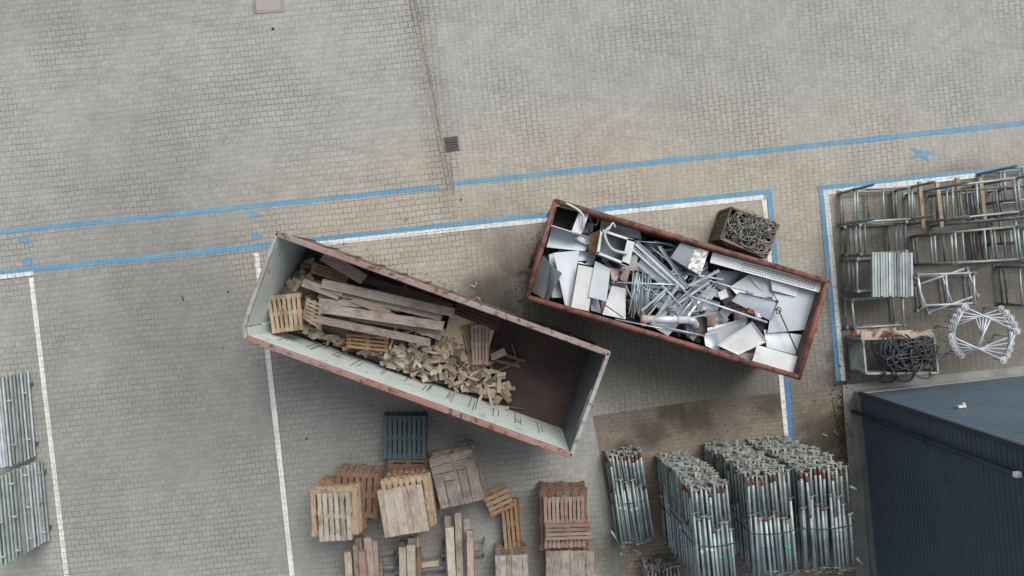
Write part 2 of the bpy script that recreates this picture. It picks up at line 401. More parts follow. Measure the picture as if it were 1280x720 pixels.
# ------------------------------------------------------------------ ground
def poly(name, pts, mat, z=0.):
    me = bpy.data.meshes.new(name)
    me.from_pydata([(p[0], p[1], z) for p in pts], [], [list(range(len(pts)))])
    if me.polygons[0].normal.z < 0: me.flip_normals()
    me.materials.append(M[mat]); o = bpy.data.objects.new(name, me); C.objects.link(o)
    o['kind'] = 'structure'; return o
def P2(*a): return [W(x, y) for x, y in a]
poly('ground', [(-200, -200), (200, -200), (200, 200), (-200, 200)], 'earth', -.03)
seam = [(470, -180), (514, 0), (560, 205), (590, 372), (700, 480), (737, 545), (790, 850)]
sw = [W(*p) for p in seam]
FAR = 45
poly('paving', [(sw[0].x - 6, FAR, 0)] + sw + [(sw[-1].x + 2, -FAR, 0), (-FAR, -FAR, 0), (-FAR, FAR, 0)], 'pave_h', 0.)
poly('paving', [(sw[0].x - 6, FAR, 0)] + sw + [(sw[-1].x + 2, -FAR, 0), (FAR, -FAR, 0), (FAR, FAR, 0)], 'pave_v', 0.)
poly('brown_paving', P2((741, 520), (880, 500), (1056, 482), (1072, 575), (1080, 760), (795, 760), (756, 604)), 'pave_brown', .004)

SZ = [.006]
def strip(name, pts, w, mat, z=None):
    """band of constant width along photo points (centre line)"""
    if z is None: SZ[0] += .0008; z = SZ[0]
    p = [W(*q) for q in pts]; Lp = []; Rp = []
    for i, q in enumerate(p):
        d = (p[min(i + 1, len(p) - 1)] - p[max(i - 1, 0)]).normalized(); n = Vector((-d.y, d.x, 0))
        j = 0 if len(p) < 8 else U(-.004, .004)
        Lp.append(q + n * (w / 2 + j)); Rp.append(q - n * (w / 2 + j))
    me = bpy.data.meshes.new(name); k = len(p)
    me.from_pydata([(q.x, q.y, z) for q in Lp + Rp], [], [[i, i + 1, k + i + 1, k + i] for i in range(k - 1)])
    for f in me.polygons:
        if f.normal.z < 0: f.flip() if hasattr(f, 'flip') else None
    me.materials.append(M[mat]); o = bpy.data.objects.new(name, me); C.objects.link(o)
    o['kind'] = 'structure'; return o
def seg(a, b, n=24): return [(a[0] + (b[0] - a[0]) * i / n, a[1] + (b[1] - a[1]) * i / n) for i in range(n + 1)]
strip('gutter_strip', [(510, -20), (531, 70), (545, 150), (555, 200), (563, 238)], .17, 'gutter', .004)
# dark open joint along the gutter
g = MB()
for a, b in (((520, 0), (527, 28)), ((541, 112), (549, 165)), ((563, 205), (568, 243)), ((534, 80), (541, 110))):
    A, B = W(*a), W(*b); [g.bar(A.lerp(B, i / 9) + Vector((U(-.02, .02), 0, .004 + i * .0004)), A.lerp(B, (i + .93) / 9) + Vector((U(-.02, .02), 0, .004 + i * .0004)), U(.012, .04), .006) for i in range(9)]
o = g.build('gutter_joint', 'streak'); o['kind'] = 'structure'
bl = 'blue_line'; wl = 'white_line'
strip(bl, seg((-40, 294), (548, 233.5)), .115, 'blue')
strip(bl, seg((567, 229), (1330, 148)), .115, 'blue_v')
strip(bl, seg((-40, 345), (345, 305)), .125, 'blue')
strip(bl, seg((380, 300.5), (590, 278)), .125, 'blue')
strip(bl, seg((590, 278), (957, 240)), .125, 'blue_v')
strip(wl, seg((396, 305), (590, 284.5)), .12, 'white')
strip(wl, seg((590, 284.5), (954, 246.5)), .12, 'white_v')
strip(bl, seg((961, 236.5), (975, 390)), .13, 'blue_v')
strip('deep_blue_line', seg((975, 390), (990, 556)), .14, 'blue_deep')
strip(wl, seg((955, 250), (984, 556)), .11, 'white_v')
strip(bl, seg((1025.5, 231), (1048, 476)), .12, 'blue_v')
strip(wl, seg((1032.5, 243), (1054, 476)), .12, 'white_v')
strip(bl, seg((1022, 235.5), (1330, 203)), .12, 'blue_v')
strip(wl, seg((1029, 241), (1228, 218.5)), .12, 'white_v')
strip(wl, seg((-40, 350.5), (42, 341.5)), .11, 'white')
strip(wl, seg((39.5, 347), (92, 790)), .12, 'white')
strip(wl, seg((321, 316), (347, 547)), .13, 'white')
strip(wl, seg((347, 547), (373, 790)), .12, 'white')
for t in ([(20, 300), (36, 293), (36.5, 306)], [(26, 327), (40, 319), (40.5, 333)], [(312, 262), (312, 275), (327, 269)], [(314, 289), (314, 302), (329, 295)]):
    poly('arrow_marking', P2(*t), 'blue', .006)
poly('arrow_marking', P2((1136, 184), (1152, 188), (1170, 190), (1158, 195), (1162, 202), (1150, 196), (1137, 200), (1146, 192)), 'blue_v', .006)
poly('concrete_apron', P2((1052, 481), (1340, 451), (1340, 462), (1068, 488), (1092, 780), (1074, 780), (1062, 620)), 'concrete', .04)

# drain grate and cover
def local_frame(c, ang):
    return (Vector((math.cos(ang), math.sin(ang), 0)), Vector((-math.sin(ang), math.cos(ang), 0)), Vector((0, 0, 1)))
t = absolute(thing('drain_grate', 'dark square slotted drain grate set in the paving beside the gutter', 'drain', W(564.5, 180)))
ax = local_frame(None, R(8)); c0 = W(564.5, 180)
m = MB(); m.box(c0 + Vector((0, 0, .006)), (.33, .33, .008), ax); m.build('pit', 'black', t)
m = MB()
for k in (-1, 1):
    m.box(c0 + ax[0] * .165 * k + Vector((0, 0, .012)), (.03, .36, .02), ax); m.box(c0 + ax[1] * .165 * k + Vector((0, 0, .012)), (.30, .03, .02), ax)
for i in range(5): m.box(c0 + ax[1] * (-.12 + .06 * i) + Vector((0, 0, .018)), (.30, .024, .012), ax)
m.build('grating', 'iron', t)
t = absolute(thing('manhole_cover', 'reddish square manhole cover in a pale concrete frame at the top edge', 'manhole cover', W(335, -2)))
ax = local_frame(None, R(3)); c0 = W(335, -2)
m = MB(); m.box(c0 + Vector((0, 0, .004)), (.60, .56, .012), ax); m.build('cover_plate', 'cover', t)
m = MB()
for k in (-1, 1):
    m.box(c0 + ax[0] * .34 * k + Vector((0, 0, .003)), (.08, .72, .018), ax); m.box(c0 + ax[1] * .32 * k + Vector((0, 0, .003)), (.60, .08, .018), ax)
m.build('cover_frame', 'concrete', t)

# ------------------------------------------------------------------ containers
class Rect:
    def __init__(s, px, z):
        w = [W(x, y, z) for x, y in px]
        s.c = sum(w, Vector()) / 4; s.c.z = 0
        d = (w[1] - w[0]) + (w[2] - w[3]); s.a = math.atan2(d.y, d.x)
        s.x = Vector((math.cos(s.a), math.sin(s.a), 0)); s.y = Vector((-s.x.y, s.x.x, 0))
        s.L = d.length / 2; s.W = ((w[0] - w[3]).length + (w[1] - w[2]).length) / 2
        s.z = z
    def loc(s, p): p = p - s.c; return p.dot(s.x), p.dot(s.y)
    def world(s, u, v, z=0): return s.c + s.x * u + s.y * v + Vector((0, 0, z))

def container(px, z, label, wall_mats, rim_mats, floor_mat, chamfer, group):
    r = Rect(px, z); L, Wd = r.L / 2, r.W / 2
    t = thing('roll_off_container', label, 'container', r.c, group, r.a)
    ch = .24 if chamfer else 0.
    pts = [(-L, Wd), (L, Wd), (L, -Wd), (-L + ch * .6, -Wd)] + ([(-L, -Wd + ch)] if chamfer else [])
    fl = .26; n = len(pts)
    m = MB(); m.box((0, 0, fl - .03), (2 * L - .1, 2 * Wd - .1, .06)); m.build('floor', floor_mat, t)
    for i in range(n):
        a, b = Vector(pts[i] + (0,)), Vector(pts[(i + 1) % n] + (0,))
        d = (b - a).normalized(); inn = Vector((d.y, -d.x, 0))
        inner_m, outer_m = wall_mats[i]
        hz = z - .06 - fl
        m = MB()
        A = a + inn * .045 + d * .04; B = b + inn * .045 - d * .04
        m.bar(A + Vector((0, 0, fl + hz / 2)), B + Vector((0, 0, fl + hz / 2)), .05, hz, mi=1)
        # inner lining with shallow swages
        ln = (B - A).length
        m.bar(A + inn * .03 + Vector((0, 0, fl + hz / 2)), B + inn * .03 + Vector((0, 0, fl + hz / 2)), .008, hz - .02, mi=0)
        if i == 2 and chamfer:
            k0 = int(ln / .55)
            for k in range(1, k0):
                for e in (0, .05, .13):
                    q = A.lerp(B, k / k0) + inn * .036 + d * (e + U(-.02, .02))
                    hh = U(.6, 1.25)
                    if random.random() < .8:
                        m.box(q + Vector((0, 0, fl + .62 + U(.1, .45))), (.022, .006, hh), (d, inn, Vector((0, 0, 1))), mi=2)
        m.build('wall' if i in (0, 2) else ('door' if i == 1 else 'end_wall'), [inner_m, outer_m, 'streak'], t)
        # outer ribs
        if (b - a).length > 1:
            k0 = max(2, int((b - a).length / .62))
            for k in range(k0 + 1):
                q = a.lerp(b, (k + .25) / (k0 + .5)) + inn * .012
                m = MB(); m.box(q + Vector((0, 0, fl + hz / 2 - .03)), (.08, .045, hz - .08), (d, inn, Vector((0, 0, 1)))); m.build('rib', outer_m, t)
        rm = rim_mats[i]; m = MB()
        zz = Vector((0, 0, z - .05)); A = a + inn * .03; B = b + inn * .03
        if chamfer: m.bar(A + zz, B + zz, .125 if i in (0, 2) else .09, .11)
        else: m.path([A + zz, B + zz], .062, 12)
        o = m.build('rim', rm, t)
        if chamfer:
            bv = o.modifiers.new('bevel', 'BEVEL'); bv.width = .02; bv.segments = 2
    for k in (-1, 1):
        m = MB(); m.box((0, k * .42, .12), (2 * L - .3, .16, .20)); m.build('skid', 'scrap_dark', t)
        m = MB(); m.tube((L - .25, k * .72 - .09, .11), (L - .25, k * .72 + .09, .11), .1, 14); m.build('roller', 'rust', t)
    # hook frame outside the front end, lock gear at the rear doors
    m = MB()
    for k in (-1, 1): m.bar((-L - .05, k * .38, .2), (-L - .05, k * .2, 1.5), .09, .07)
    m.tube((-L - .08, -.22, 1.5), (-L - .08, .22, 1.5), .03); m.build('hook_frame', 'container_grey', t)
    m = MB()
    for k in (-.75, .75): m.tube((L + .035, k, .3), (L + .035, k, z - .15), .022)
    m.tube((L + .05, -.05, z * .55), (L + .12, .32, z * .55), .018)
    m.box((L + .04, 0, z - .16), (.07, .12, .16)); m.build('lock_gear', rim_mats[1], t)
    return r, t

c1_px = [(340, 290), (765, 440), (713, 573), (302, 421)]
Z1 = 2.6
r1, t1 = container(c1_px, Z1, 'large open waste container half full of scrap wood with pale inner walls', 
    [('rust_floor', 'container_grey'), ('door_grey', 'door_grey'), ('green_white', 'container_grey'), ('green_white', 'container_grey'), ('green_white', 'container_grey')],
    ['rim_mixed', 'rim_grey', 'rim_pink', 'rim_grey', 'rim_grey'], 'rust_floor', True, 'roll-off containers in the yard')
# pale plate near the top of the dark door and the corner gusset
m = MB(); m.box((r1.L / 2 - .085, -.12, Z1 - .18), (.012, .85, .16)); m.build('door_plate', 'rim_grey', t1)
m = MB(); m.box((-r1.L / 2 - .1, -.55, 1.5), (.16, .5, .12)); m.build('front_bracket', 'rim_mixed', t1)
c2_px = [(693, 251), (1040, 350), (998, 475), (657, 371)]
Z2 = 2.3
r2, t2 = container(c2_px, Z2, 'rust-red open waste container full of white and silver scrap metal',
    [('inside_brown', 'rim_red'), ('inside_brown', 'rim_red'), ('inside_brown', 'rim_red'), ('inside_brown', 'rim_red')],
    ['rim_red', 'rim_red', 'rim_red', 'rim_red'], 'rust_floor', False, 'roll-off containers in the yard')

# ------------------------------------------------------------------ pallets
def pallet(L=1.2, Wd=.8, n=7, mat='w_top', under='w_brown', gap=None, cross=False, closed=False, label='', group=None, h=.144, bw=.1, name='wooden_pallet'):
    """boards run along local y, bearers along local x; origin at its bottom centre"""
    t = thing(name, label, 'pallet', (0, 0, 0), group)
    m = MB(); bwid = (Wd / n) * (.97 if closed else (gap or .72))
    for i in range(n):
        x = -Wd / 2 + Wd / n * (i + .5)
        w = bwid * U(.96, 1.03)
        m.box((x + U(-.004, .004), U(-.008, .008), h - .011), (w, L + U(-.012, .012), .022))
    m.build('top_deck', mat, t)
    def reps(nm, size, spots):
        m = MB(); m.box((0, 0, 0), size); o = None
        for p in spots:
            if o is None: o = m.build(nm, under, t)
            else: o = o.copy(); C.objects.link(o)
            o.location = p
    ys = (-L / 2 + .07, 0, L / 2 - .07); xs = (-Wd / 2 + .06, 0, Wd / 2 - .06)
    reps('bearer', (Wd - .01, .12, .02), [(0, y, h - .033) for y in ys])
    reps('block', (.1, .12, h - .065), [(x, y, (h - .023) / 2) for x in xs for y in ys])
    reps('bottom_board', (.1, L - .01, .02), [(x, 0, .01) for x in xs])
    return t
def put(o, px, py, z, ang, tilt=(0, 0), size=None):
    """centre of the top at photo px,py, standing with its bottom at z"""
    p = W(px, py, z + .144); o.location = (p.x, p.y, z)
    o.rotation_euler = (tilt[0], tilt[1], R(ang)); return o
TH, TW = 1.12, 1.1
def pile(px, py, z0, k_, ang, make):
    c = W(px, py, z0 + .146 * k_)
    for i in range(k_):
        o = make(i); o.location = (c.x + U(-.02, .02), c.y + U(-.02, .02), z0 + i * .146); o.rotation_euler = (0, 0, R(ang + U(-1.2, 1.2)))
def stack(px, py, z_top, ang, specs, group):
    """specs from top down: (mat, under, n, L, W, closed, label, dx, dy, dang)"""
    top = W(px, py, z_top); z = z_top - .144; i = 0
    while z > -.07:
        sp = specs[min(i, len(specs) - 1)]
        o = pallet(sp[3], sp[4], sp[2], sp[0], sp[1], closed=sp[5], label=sp[6] if i < len(specs) else sp[6], group=group)
        j = .0 if i < len(specs) else .035
        o.location = (top.x + sp[7] + U(-j, j), top.y + sp[8] + U(-j, j), max(z, 0.004)); o.rotation_euler = (0, 0, R(ang + sp[9]) + U(-j, j))
        z -= .146; i += 1
GP = 'pallets stacked in the yard'
stack(505.5, 547, .46, 0, [('w_blue', 'w_blue', 9, 1.06, 1.06, False, 'blue painted pallet with narrow slats below the wood container', 0, 0, 0),
    ('w_blue', 'w_blue', 9, 1.06, 1.06, False, 'blue pallet hidden under the top blue pallet', 0, 0, 0)], GP)
stack(414, 643, 1.3, 2, [('w_top', 'w_top', 6, 1.12, .78, False, 'weathered grey top pallet of the left pallet stack', .07, -.06, 1),
    ('w_yellow', 'w_yellow', 7, 1.1, 1.12, False, 'yellow wide pallet directly under the weathered top pallet, left stack', .03, 0, 0),
    ('w_yellow', 'w_yellow', 7, 1.12, 1.12, False, 'second yellow pallet of the left pallet stack', .05, .0, 1),
    ('w_orange', 'w_orange', 7, 1.12, 1.12, False, 'orange-brown pallet in the lower part of the left pallet stack', .06, .0, 2)], GP)
stack(446, 619, .75, -2, [('w_brown', 'w_orange', 7, 1.1, 1.05, False, 'dark brown pallet of the low stack behind the left pallet stack', 0, 0, 0)], GP)
stack(504, 638.5, 1.35, 8.5, [('w_pale', 'w_yellow', 9, 1.10, 1.04, True, 'pallet of tight pale boards topping the middle pallet stack', 0, 0, 1.),
    ('w_yellow', 'w_yellow', 8, 1.22, 1.12, False, 'yellow pallet under the tight-boarded one, middle stack', .07, .12, 0),
    ('w_yellow', 'w_orange', 8, 1.22, 1.12, False, 'yellow and orange pallet lower in the middle stack', .12, .13, -1),
    ('w_orange', 'w_brown', 8, 1.2, 1.12, False, 'brown pallet near the bottom of the middle stack', .10, .12, 0)], GP)
stack(510, 588, .36, 0, [('w_brown', 'w_brown', 7, 1.0, 1.0, False, 'brown pallet peeping out between blue pallet and middle stack', 0, -.18, 90)], GP)
# patchwork pallet of wide boards
zt = 1.05
q = [W(536.7, 573.4, zt), W(588.7, 561, zt), W(605, 625.4, zt), W(552, 636, zt)]
def onq(a, b): return q[0].lerp(q[1], a).lerp(q[3].lerp(q[2], a), b)
cq = sum(q, Vector()) / 4; aq = math.atan2((q[1] - q[0]).y, (q[1] - q[0]).x)
t = absolute(thing('wooden_pallet', 'squarish pallet covered with wide grey patchwork boards and a small hole', 'pallet', (cq.x, cq.y, zt - .16), GP))
m = MB()
for (a0, a1, b0, b1) in ((0, .48, 0, .165), (0, .48, .17, .33), (.5, 1, 0, .16), (.5, 1, .165, .33), (0, .2, .34, 1), (.21, .46, .34, .5), (.21, .55, .51, 1), (.56, .75, .34, 1), (.76, 1, .32, .99)):
    A, B = onq(a0, (b0 + b1) / 2), onq(a1, (b0 + b1) / 2); A2, B2 = onq((a0 + a1) / 2, b0), onq((a0 + a1) / 2, b1)
    x = (B - A).normalized(); y = x.cross(Vector((0, 0, -1))); 
    m.box((A + B) / 2 + Vector((0, 0, -.012 + U(-.004, .004))), ((B - A).length - .008, (B2 - A2).length - .006, .024), (x, y, Vector((0, 0, 1))))
m.build('top_deck', 'w_top', t)
ax = local_frame(None, aq)
for k in (-.48, 0, .48):
    m = MB(); m.box(cq + ax[0] * k + Vector((0, 0, -.09)), (.1, 1.2, .12), ax); m.build('bearer', 'w_top', t)
for i in range(6):
    z = zt - .165 - .146 * (i + 1)
    if z < 0: break
    o = pallet(1.2, 1.04, 7, 'w_grey', 'w_grey', closed=False, label='grey pallet under the patchwork-boarded pallet', group=GP)
    o.location = (cq.x + U(-.02, .02), cq.y + U(-.02, .02), z); o.rotation_euler = (0, 0, aq + U(-.03, .03))
# small tilted ones
o = pallet(.62, .62, 5, 'w_orange', 'w_brown', label='small tilted orange-brown pallet resting on the narrow pallet', group=GP)
put(o, 623, 627, .42, 115, (R(4), R(14)))
o = pallet(1.22, .42, 4, 'w_orange', 'w_brown', label='narrow pallet with four pale-orange boards beside the tilted one', group=GP)
put(o, 638, 655, .30, 5)
o = pallet(1.22, .46, 4, 'w_brown', 'w_brown', label='narrow brown pallet lying under the four-board pallet', group=GP); put(o, 639, 656, .15, 3)
o = pallet(1.22, .46, 4, 'w_brown', 'w_brown', label='lowest narrow brown pallet of the small pile', group=GP); put(o, 638, 655, .004, 6)
# right group
pile(705, 651, .004, 6, 0, lambda i: pallet(1.42, 1.14, 6, 'w_brown', 'w_brown', label='brown pallet of the stack under the ten-slat pallet', group=GP))
o = pallet(1.2, .98, 10, 'w_pink', 'w_pink', label='pinkish-grey ten-slat pallet on the right pallet stack', group=GP); put(o, 705.5, 653, .884, 1.5)
o = pallet(1.06, .38, 4, 'w_pink', 'w_pink', label='narrow brown pallet lying across the ten-slat pallet', group=GP); put(o, 710.5, 665, 1.034, 92)
pile(712, 719, .004, 7, 0, lambda i: pallet(1.15, 1.14, 6, 'w_top' if i == 6 else 'w_brown', 'w_grey', closed=(i == 6), label='closed weathered board pallet at the bottom edge, right stack' if i == 6 else 'pallet under the closed weathered pallet, bottom edge', group=GP))
pile(640, 720, .004, 6, 1, lambda i: pallet(1.0, .78, 6, 'w_top' if i == 5 else 'w_brown', 'w_grey', closed=(i == 5), label='weathered boarded crate pallet at the bottom edge between timber and right stack' if i == 5 else 'pallet under the smaller weathered pallet, bottom edge', group=GP))

# timber beams lying on bearers
def beam(a, b, z, w, h, mat, label, group=None, name='timber_beam', cat='timber', z2=None):
    A, B = W(a[0], a[1], z), W(b[0], b[1], z if z2 is None else z2)
    m = MB(); m.bar(A - Vector((0, 0, h / 2)), B - Vector((0, 0, h / 2)), w, h)
    if w > .09: m.v = [(x + U(-.022, .022), y + U(-.012, .012), zz + U(-.004, .004)) for x, y, zz in m.v]
    return mesh_thing(m, name, mat, label, cat, group)
GT = 'timber beams laid at the bottom edge of the yard'
LB = 'weathered timber beam in the %s beam pile at the bottom edge'
for x0, y0, x1, w, mat, z in ((435, 690, 441, .17, 'w_pale', .75), (444, 682, 451, .16, 'w_grey', .82), (448.5, 672, 458, .16, 'w_grey', .66), (460, 673, 467, .17, 'w_grey', .74), (468.5, 676, 474, .10, 'w_top', .66), (475, 704, 478, .1, 'w_top', .4), (452, 690, 459, .17, 'w_pink', .9)):
    beam((x0, y0), (x1, y0 + 100), z, w, .14, mat, LB % 'left', GT)
for x0, y0, x1, w, mat, z in ((502, 684, 505, .17, 'w_top', .75), (513.5, 682, 517, .20, 'w_pale', .80), (514, 673, 517, .19, 'w_top', .64), (503, 677, 505, .15, 'w_brown', .55), (520, 670, 524, .10, 'w_yellow', .5), (523, 686, 526, .08, 'w_orange', .6)):
    beam((x0, y0), (x1, y0 + 100), z, w, .14, mat, LB % 'middle', GT)
for x0, y0, x1, w, mat, z in ((562, 660, 568, .17, 'w_pale', .75), (572, 641, 577, .16, 'w_top', .72), (587, 664, 590, .16, 'w_pale', .85), (560, 645, 562, .14, 'w_grey', .45), (583, 649, 586, .16, 'w_top', .5)):
    beam((x0, y0), (x1, y0 + 110), z, w, .15, mat, LB % 'right', GT)
beam((524, 707), (548, 704), .42, .13, .08, 'w_yellow', 'short yellow timber across trestle right of the middle beam pile')
for (a, b) in (((432, 712), (492, 708)), ((494, 716), (560, 708)), ((552, 694), (604, 690))):
    A, B = W(a[0], a[1], .32), W(b[0], b[1], .32)
    t = absolute(thing('steel_trestle', {432: 'low steel trestle carrying the left beam pile', 494: 'low steel trestle carrying the middle beam pile', 552: 'low steel trestle carrying the right beam pile'}[a[0]], 'trestle', ((A.x + B.x) / 2, (A.y + B.y) / 2, 0)))
    m = MB(); m.bar(A, B, .07, .05); m.build('crossbar', 'galv_dark', t)
    for p in (A, B):
        for k in (-1, 1):
            m = MB(); m.tube((p.x, p.y, .3), (p.x + U(-.02, .02), p.y + .25 * k, .0), .02); m.build('leg', 'galv_dark', t)
    m = MB()
    for k in (-.2,.2): m.tube((A.x, A.y + k, .12), (B.x, B.y + k, .12), .015)
    m.build('brace', 'galv_dark', t)

# ------------------------------------------------------------------ wood waste in container 1
def gauss(p, c, s1, s2, a, amp):
    d = p - c; u = d.x * math.cos(a) + d.y * math.sin(a); v = -d.x * math.sin(a) + d.y * math.cos(a)
    return amp * math.exp(-(u / s1) ** 2 - (v / s2) ** 2)
g5 = W(352, 385, 1.2)
g1, g2, g3, g4 = W(520, 442, 1), W(430, 392, 1), W(375, 340, .5), W(580, 450, .6)
def heap(x, y):
    p = Vector((x, y, 0)); a = r1.a
    return .30 + gauss(p, Vector((g5.x, g5.y, 0)), .6, .75, a, .75) + gauss(p, Vector((g1.x, g1.y, 0)), 1.25, .75, a, .62) + gauss(p, Vector((g2.x, g2.y, 0)), 1.6, .8, a, .72) + gauss(p, Vector((g3.x, g3.y, 0)), .7, .6, a, .15) + gauss(p, Vector((g4.x, g4.y, 0)), .8, .6, a, .25)
# bed of small chips (stuff)
m = MB(); nu, nv = 74, 26; L2, W2 = r1.L / 2 - .14, r1.W / 2 - .14
gridz = {}
for i in range(nu):
    for j in range(nv):
        u = -L2 + (L2 + 1.05) * i / (nu - 1); v = -W2 + 2 * W2 * j / (nv - 1)
        if v < -W2 + .25 and u < -L2 + .25: u = max(u, -L2 + .12)
        p = r1.world(u, v); e = min(1., (1.05 - u) / .8)
        z = .275 + (heap(p.x, p.y) - .33) * max(0, e) + U(0, .07) * e
        m.v.append((p.x, p.y, max(z, .268)))
for i in range(nu - 1):
    for j in range(nv - 1):
        a = i * nv + j; m.face([a, a + nv, a + nv + 1, a + 1], [(0, 0)] * 4, random.random())
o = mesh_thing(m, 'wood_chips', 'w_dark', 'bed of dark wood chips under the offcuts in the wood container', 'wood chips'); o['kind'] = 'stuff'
GO = 'sawn offcuts heaped in the wood container'
cuts = []
for k in range(16):
    m = MB(); a, b, c = U(.12, .27), U(.10, .17), U(.03, .07)
    if k > 10: a, b = U(.28, .55), U(.035, .07)
    m.box((0, 0, 0), (a, b, c)); 
    m.v = [(x + U(-.018, .018), y + U(-.018, .018), z + U(-.006, .006)) for x, y, z in m.v]
    me = m.build('tmp', ['w_grey', 'w_cut', 'w_cut', 'w_pale', 'w_cut', 'w_brown', 'w_pale', 'w_cut'][k % 8]); cuts.append(me)
def inside(pt, poly):
    x, y = pt; r = False; n = len(poly)
    for i in range(n):
        x1, y1 = poly[i]; x2, y2 = poly[(i + 1) % n]
        if (y1 > y) != (y2 > y) and x < (x2 - x1) * (y - y1) / (y2 - y1) + x1: r = not r
    return r
def scatter(polygon, count, dz, label, tilt=.5, mind=.0, mats=None, sc=(1, 1)):
    xs = [p[0] for p in polygon]; ys = [p[1] for p in polygon]; pl = []; tries = 0
    while len(pl) < count and tries < 20000:
        tries += 1
        x, y = U(min(xs), max(xs)), U(min(ys), max(ys))
        if not inside((x, y), polygon): continue
        if any((x - a) ** 2 + (y - b) ** 2 < mind ** 2 for a, b in pl): continue
        pl.append((x, y)); zg = .9
        for _ in range(3):
            p = W(x, y, zg); zg = heap(p.x, p.y) + dz
        u, v = r1.loc(Vector((p.x, p.y, 0)))
        if abs(u) > r1.L / 2 - .22 or abs(v) > r1.W / 2 - .22: continue
        src = random.choice(cuts); o = src.copy(); C.objects.link(o); o.name = 'wood_offcut'
        o.location = (p.x, p.y, max(.32, zg + U(-.04, .1)))
        o.rotation_euler = (U(-tilt, tilt), U(-tilt, tilt), U(0, 6.28))
        f = U(*sc); o.scale = (f, f * U(.85, 1.15), 1)
        tag(o, label, 'offcut', GO)
main_poly = [(384, 412), (430, 434), (484, 436), (530, 432), (552, 420), (590, 428), (612, 455), (640, 478), (636, 505), (600, 505), (545, 490), (480, 458), (430, 440), (395, 428)]
dense = [(490, 445), (530, 434), (556, 420), (590, 435), (610, 465), (630, 490), (600, 500), (545, 486)]
LO = 'sawn wood offcut in the loose heap filling the wood container'
scatter(main_poly, 95, .0, LO, .55, 6.5)
scatter(dense, 60, .06, LO, .6, 6.5)
scatter([(384, 412), (430, 434), (484, 436), (530, 436), (545, 478), (480, 456), (430, 440), (395, 430)], 45, .08, LO, .5, 5.5)
scatter(main_poly, 70, .09, LO, .5, 7.5, sc=(.8, 1.1))
scatter([(360, 318), (392, 316), (402, 345), (362, 366), (352, 350)], 16, .05, 'dark offcut at the shaded front end of the wood container', .5, 6)
scatter([(333, 352), (352, 345), (385, 372), (385, 415), (345, 420), (326, 405)], 20, .0, 'dark offcut between small pallet and end wall of the wood container', .5, 5)
scatter([(380, 408), (436, 430), (434, 442), (392, 430)], 26, .08, LO, .5, 3.5)
scatter([(440, 345), (560, 380), (560, 392), (440, 352)], 14, -.1, 'dark offcut in the shade along the rusty long side', .5, 5)
for c in cuts: bpy.data.objects.remove(c)

GB = 'long boards lying in the wood container'
def board(a, b, z, w, mat, label, z2=None, h=.075): return beam(a, b, z, w, h, mat, label, GB, 'long_board', 'board', z2)
board((402, 354), (568, 391), 1.80, .20, 'w_grey', 'uppermost long grey board, nearest the rusty long side of the container')
board((379, 353), (424, 370), 1.72, .17, 'w_grey', 'short thick grey board poking out at the left of the long boards')
board((399, 385), (555, 408), 1.76, .19, 'w_grey', 'long straight board in the middle of the board pile')
board((395, 399), (538, 428), 1.70, .17, 'w_grey', 'lowest long grey board, beside the loose offcuts')
board((424, 366), (552, 397), 1.66, .16, 'w_grey', 'long board wedged under the uppermost grey board', 1.6)
board((455, 378), (533, 416), 1.62, .15, 'w_pink', 'reddish board lying diagonally below the middle board', 1.50)
board((440, 374), (486, 392), 1.68, .15, 'w_pink', 'short pinkish board among the long grey boards')
board((398, 377), (470, 381), 1.64, .13, 'w_grey', 'pale board end just above the middle long board')
board((413, 361), (428, 368), 1.76, .13, 'w_pink', 'stubby brown board end beside the uppermost board')
board((404, 319), (455, 350), 1.85, .24, 'w_grey', 'wide dark plank leaning along the rusty long side', 1.7)
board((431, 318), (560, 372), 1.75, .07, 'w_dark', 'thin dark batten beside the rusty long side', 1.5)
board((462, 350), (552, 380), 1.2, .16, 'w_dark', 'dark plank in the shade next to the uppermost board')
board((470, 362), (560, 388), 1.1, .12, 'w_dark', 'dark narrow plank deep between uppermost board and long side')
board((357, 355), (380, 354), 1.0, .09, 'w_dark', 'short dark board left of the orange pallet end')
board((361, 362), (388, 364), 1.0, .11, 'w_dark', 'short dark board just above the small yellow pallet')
board((372, 369), (393, 371), 1.1, .09, 'w_grey', 'short grey board touching the small yellow pallet')
board((487, 421), (523, 412), 1.45, .035, 'w_yellow', 'thin yellow lath across the offcuts below the long boards', 1.35)
board((497, 402), (487, 437), 1.35, .035, 'w_yellow', 'thin yellow lath pointing up to the long boards')
board((495, 412), (518, 433), 1.3, .05, 'w_orange', 'thin orange lath among the offcuts')
board((511, 432), (522, 413), 1.28, .035, 'w_yellow', 'second thin yellow lath beside the orange one')
board((601, 460), (634, 500), .62, .09, 'w_orange', 'brown board sliding down the right end of the heap', .42)
board((612, 455), (629, 487), .55, .06, 'w_brown', 'thin brown board next to the sliding one', .4)
board((610, 485), (615, 507), .66, .07, 'w_pale', 'short pale lath standing off the heap end')
board((614, 508), (636, 510), .5, .07, 'w_pale', 'short pale lath lying at the foot of the heap')
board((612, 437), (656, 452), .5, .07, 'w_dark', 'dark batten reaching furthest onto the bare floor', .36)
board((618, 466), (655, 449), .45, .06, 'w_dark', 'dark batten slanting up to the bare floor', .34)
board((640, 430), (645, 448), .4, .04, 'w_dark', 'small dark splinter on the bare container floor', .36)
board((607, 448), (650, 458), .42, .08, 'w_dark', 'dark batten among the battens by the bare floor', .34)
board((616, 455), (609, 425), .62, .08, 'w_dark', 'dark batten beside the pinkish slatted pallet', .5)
board((614, 447), (631, 439), .75, .17, 'w_top', 'pale square board piece right of the pinkish pallet', .7)
board((600, 505), (655, 511), .34, .03, 'w_brown', 'thin splinter along the pale side wall')
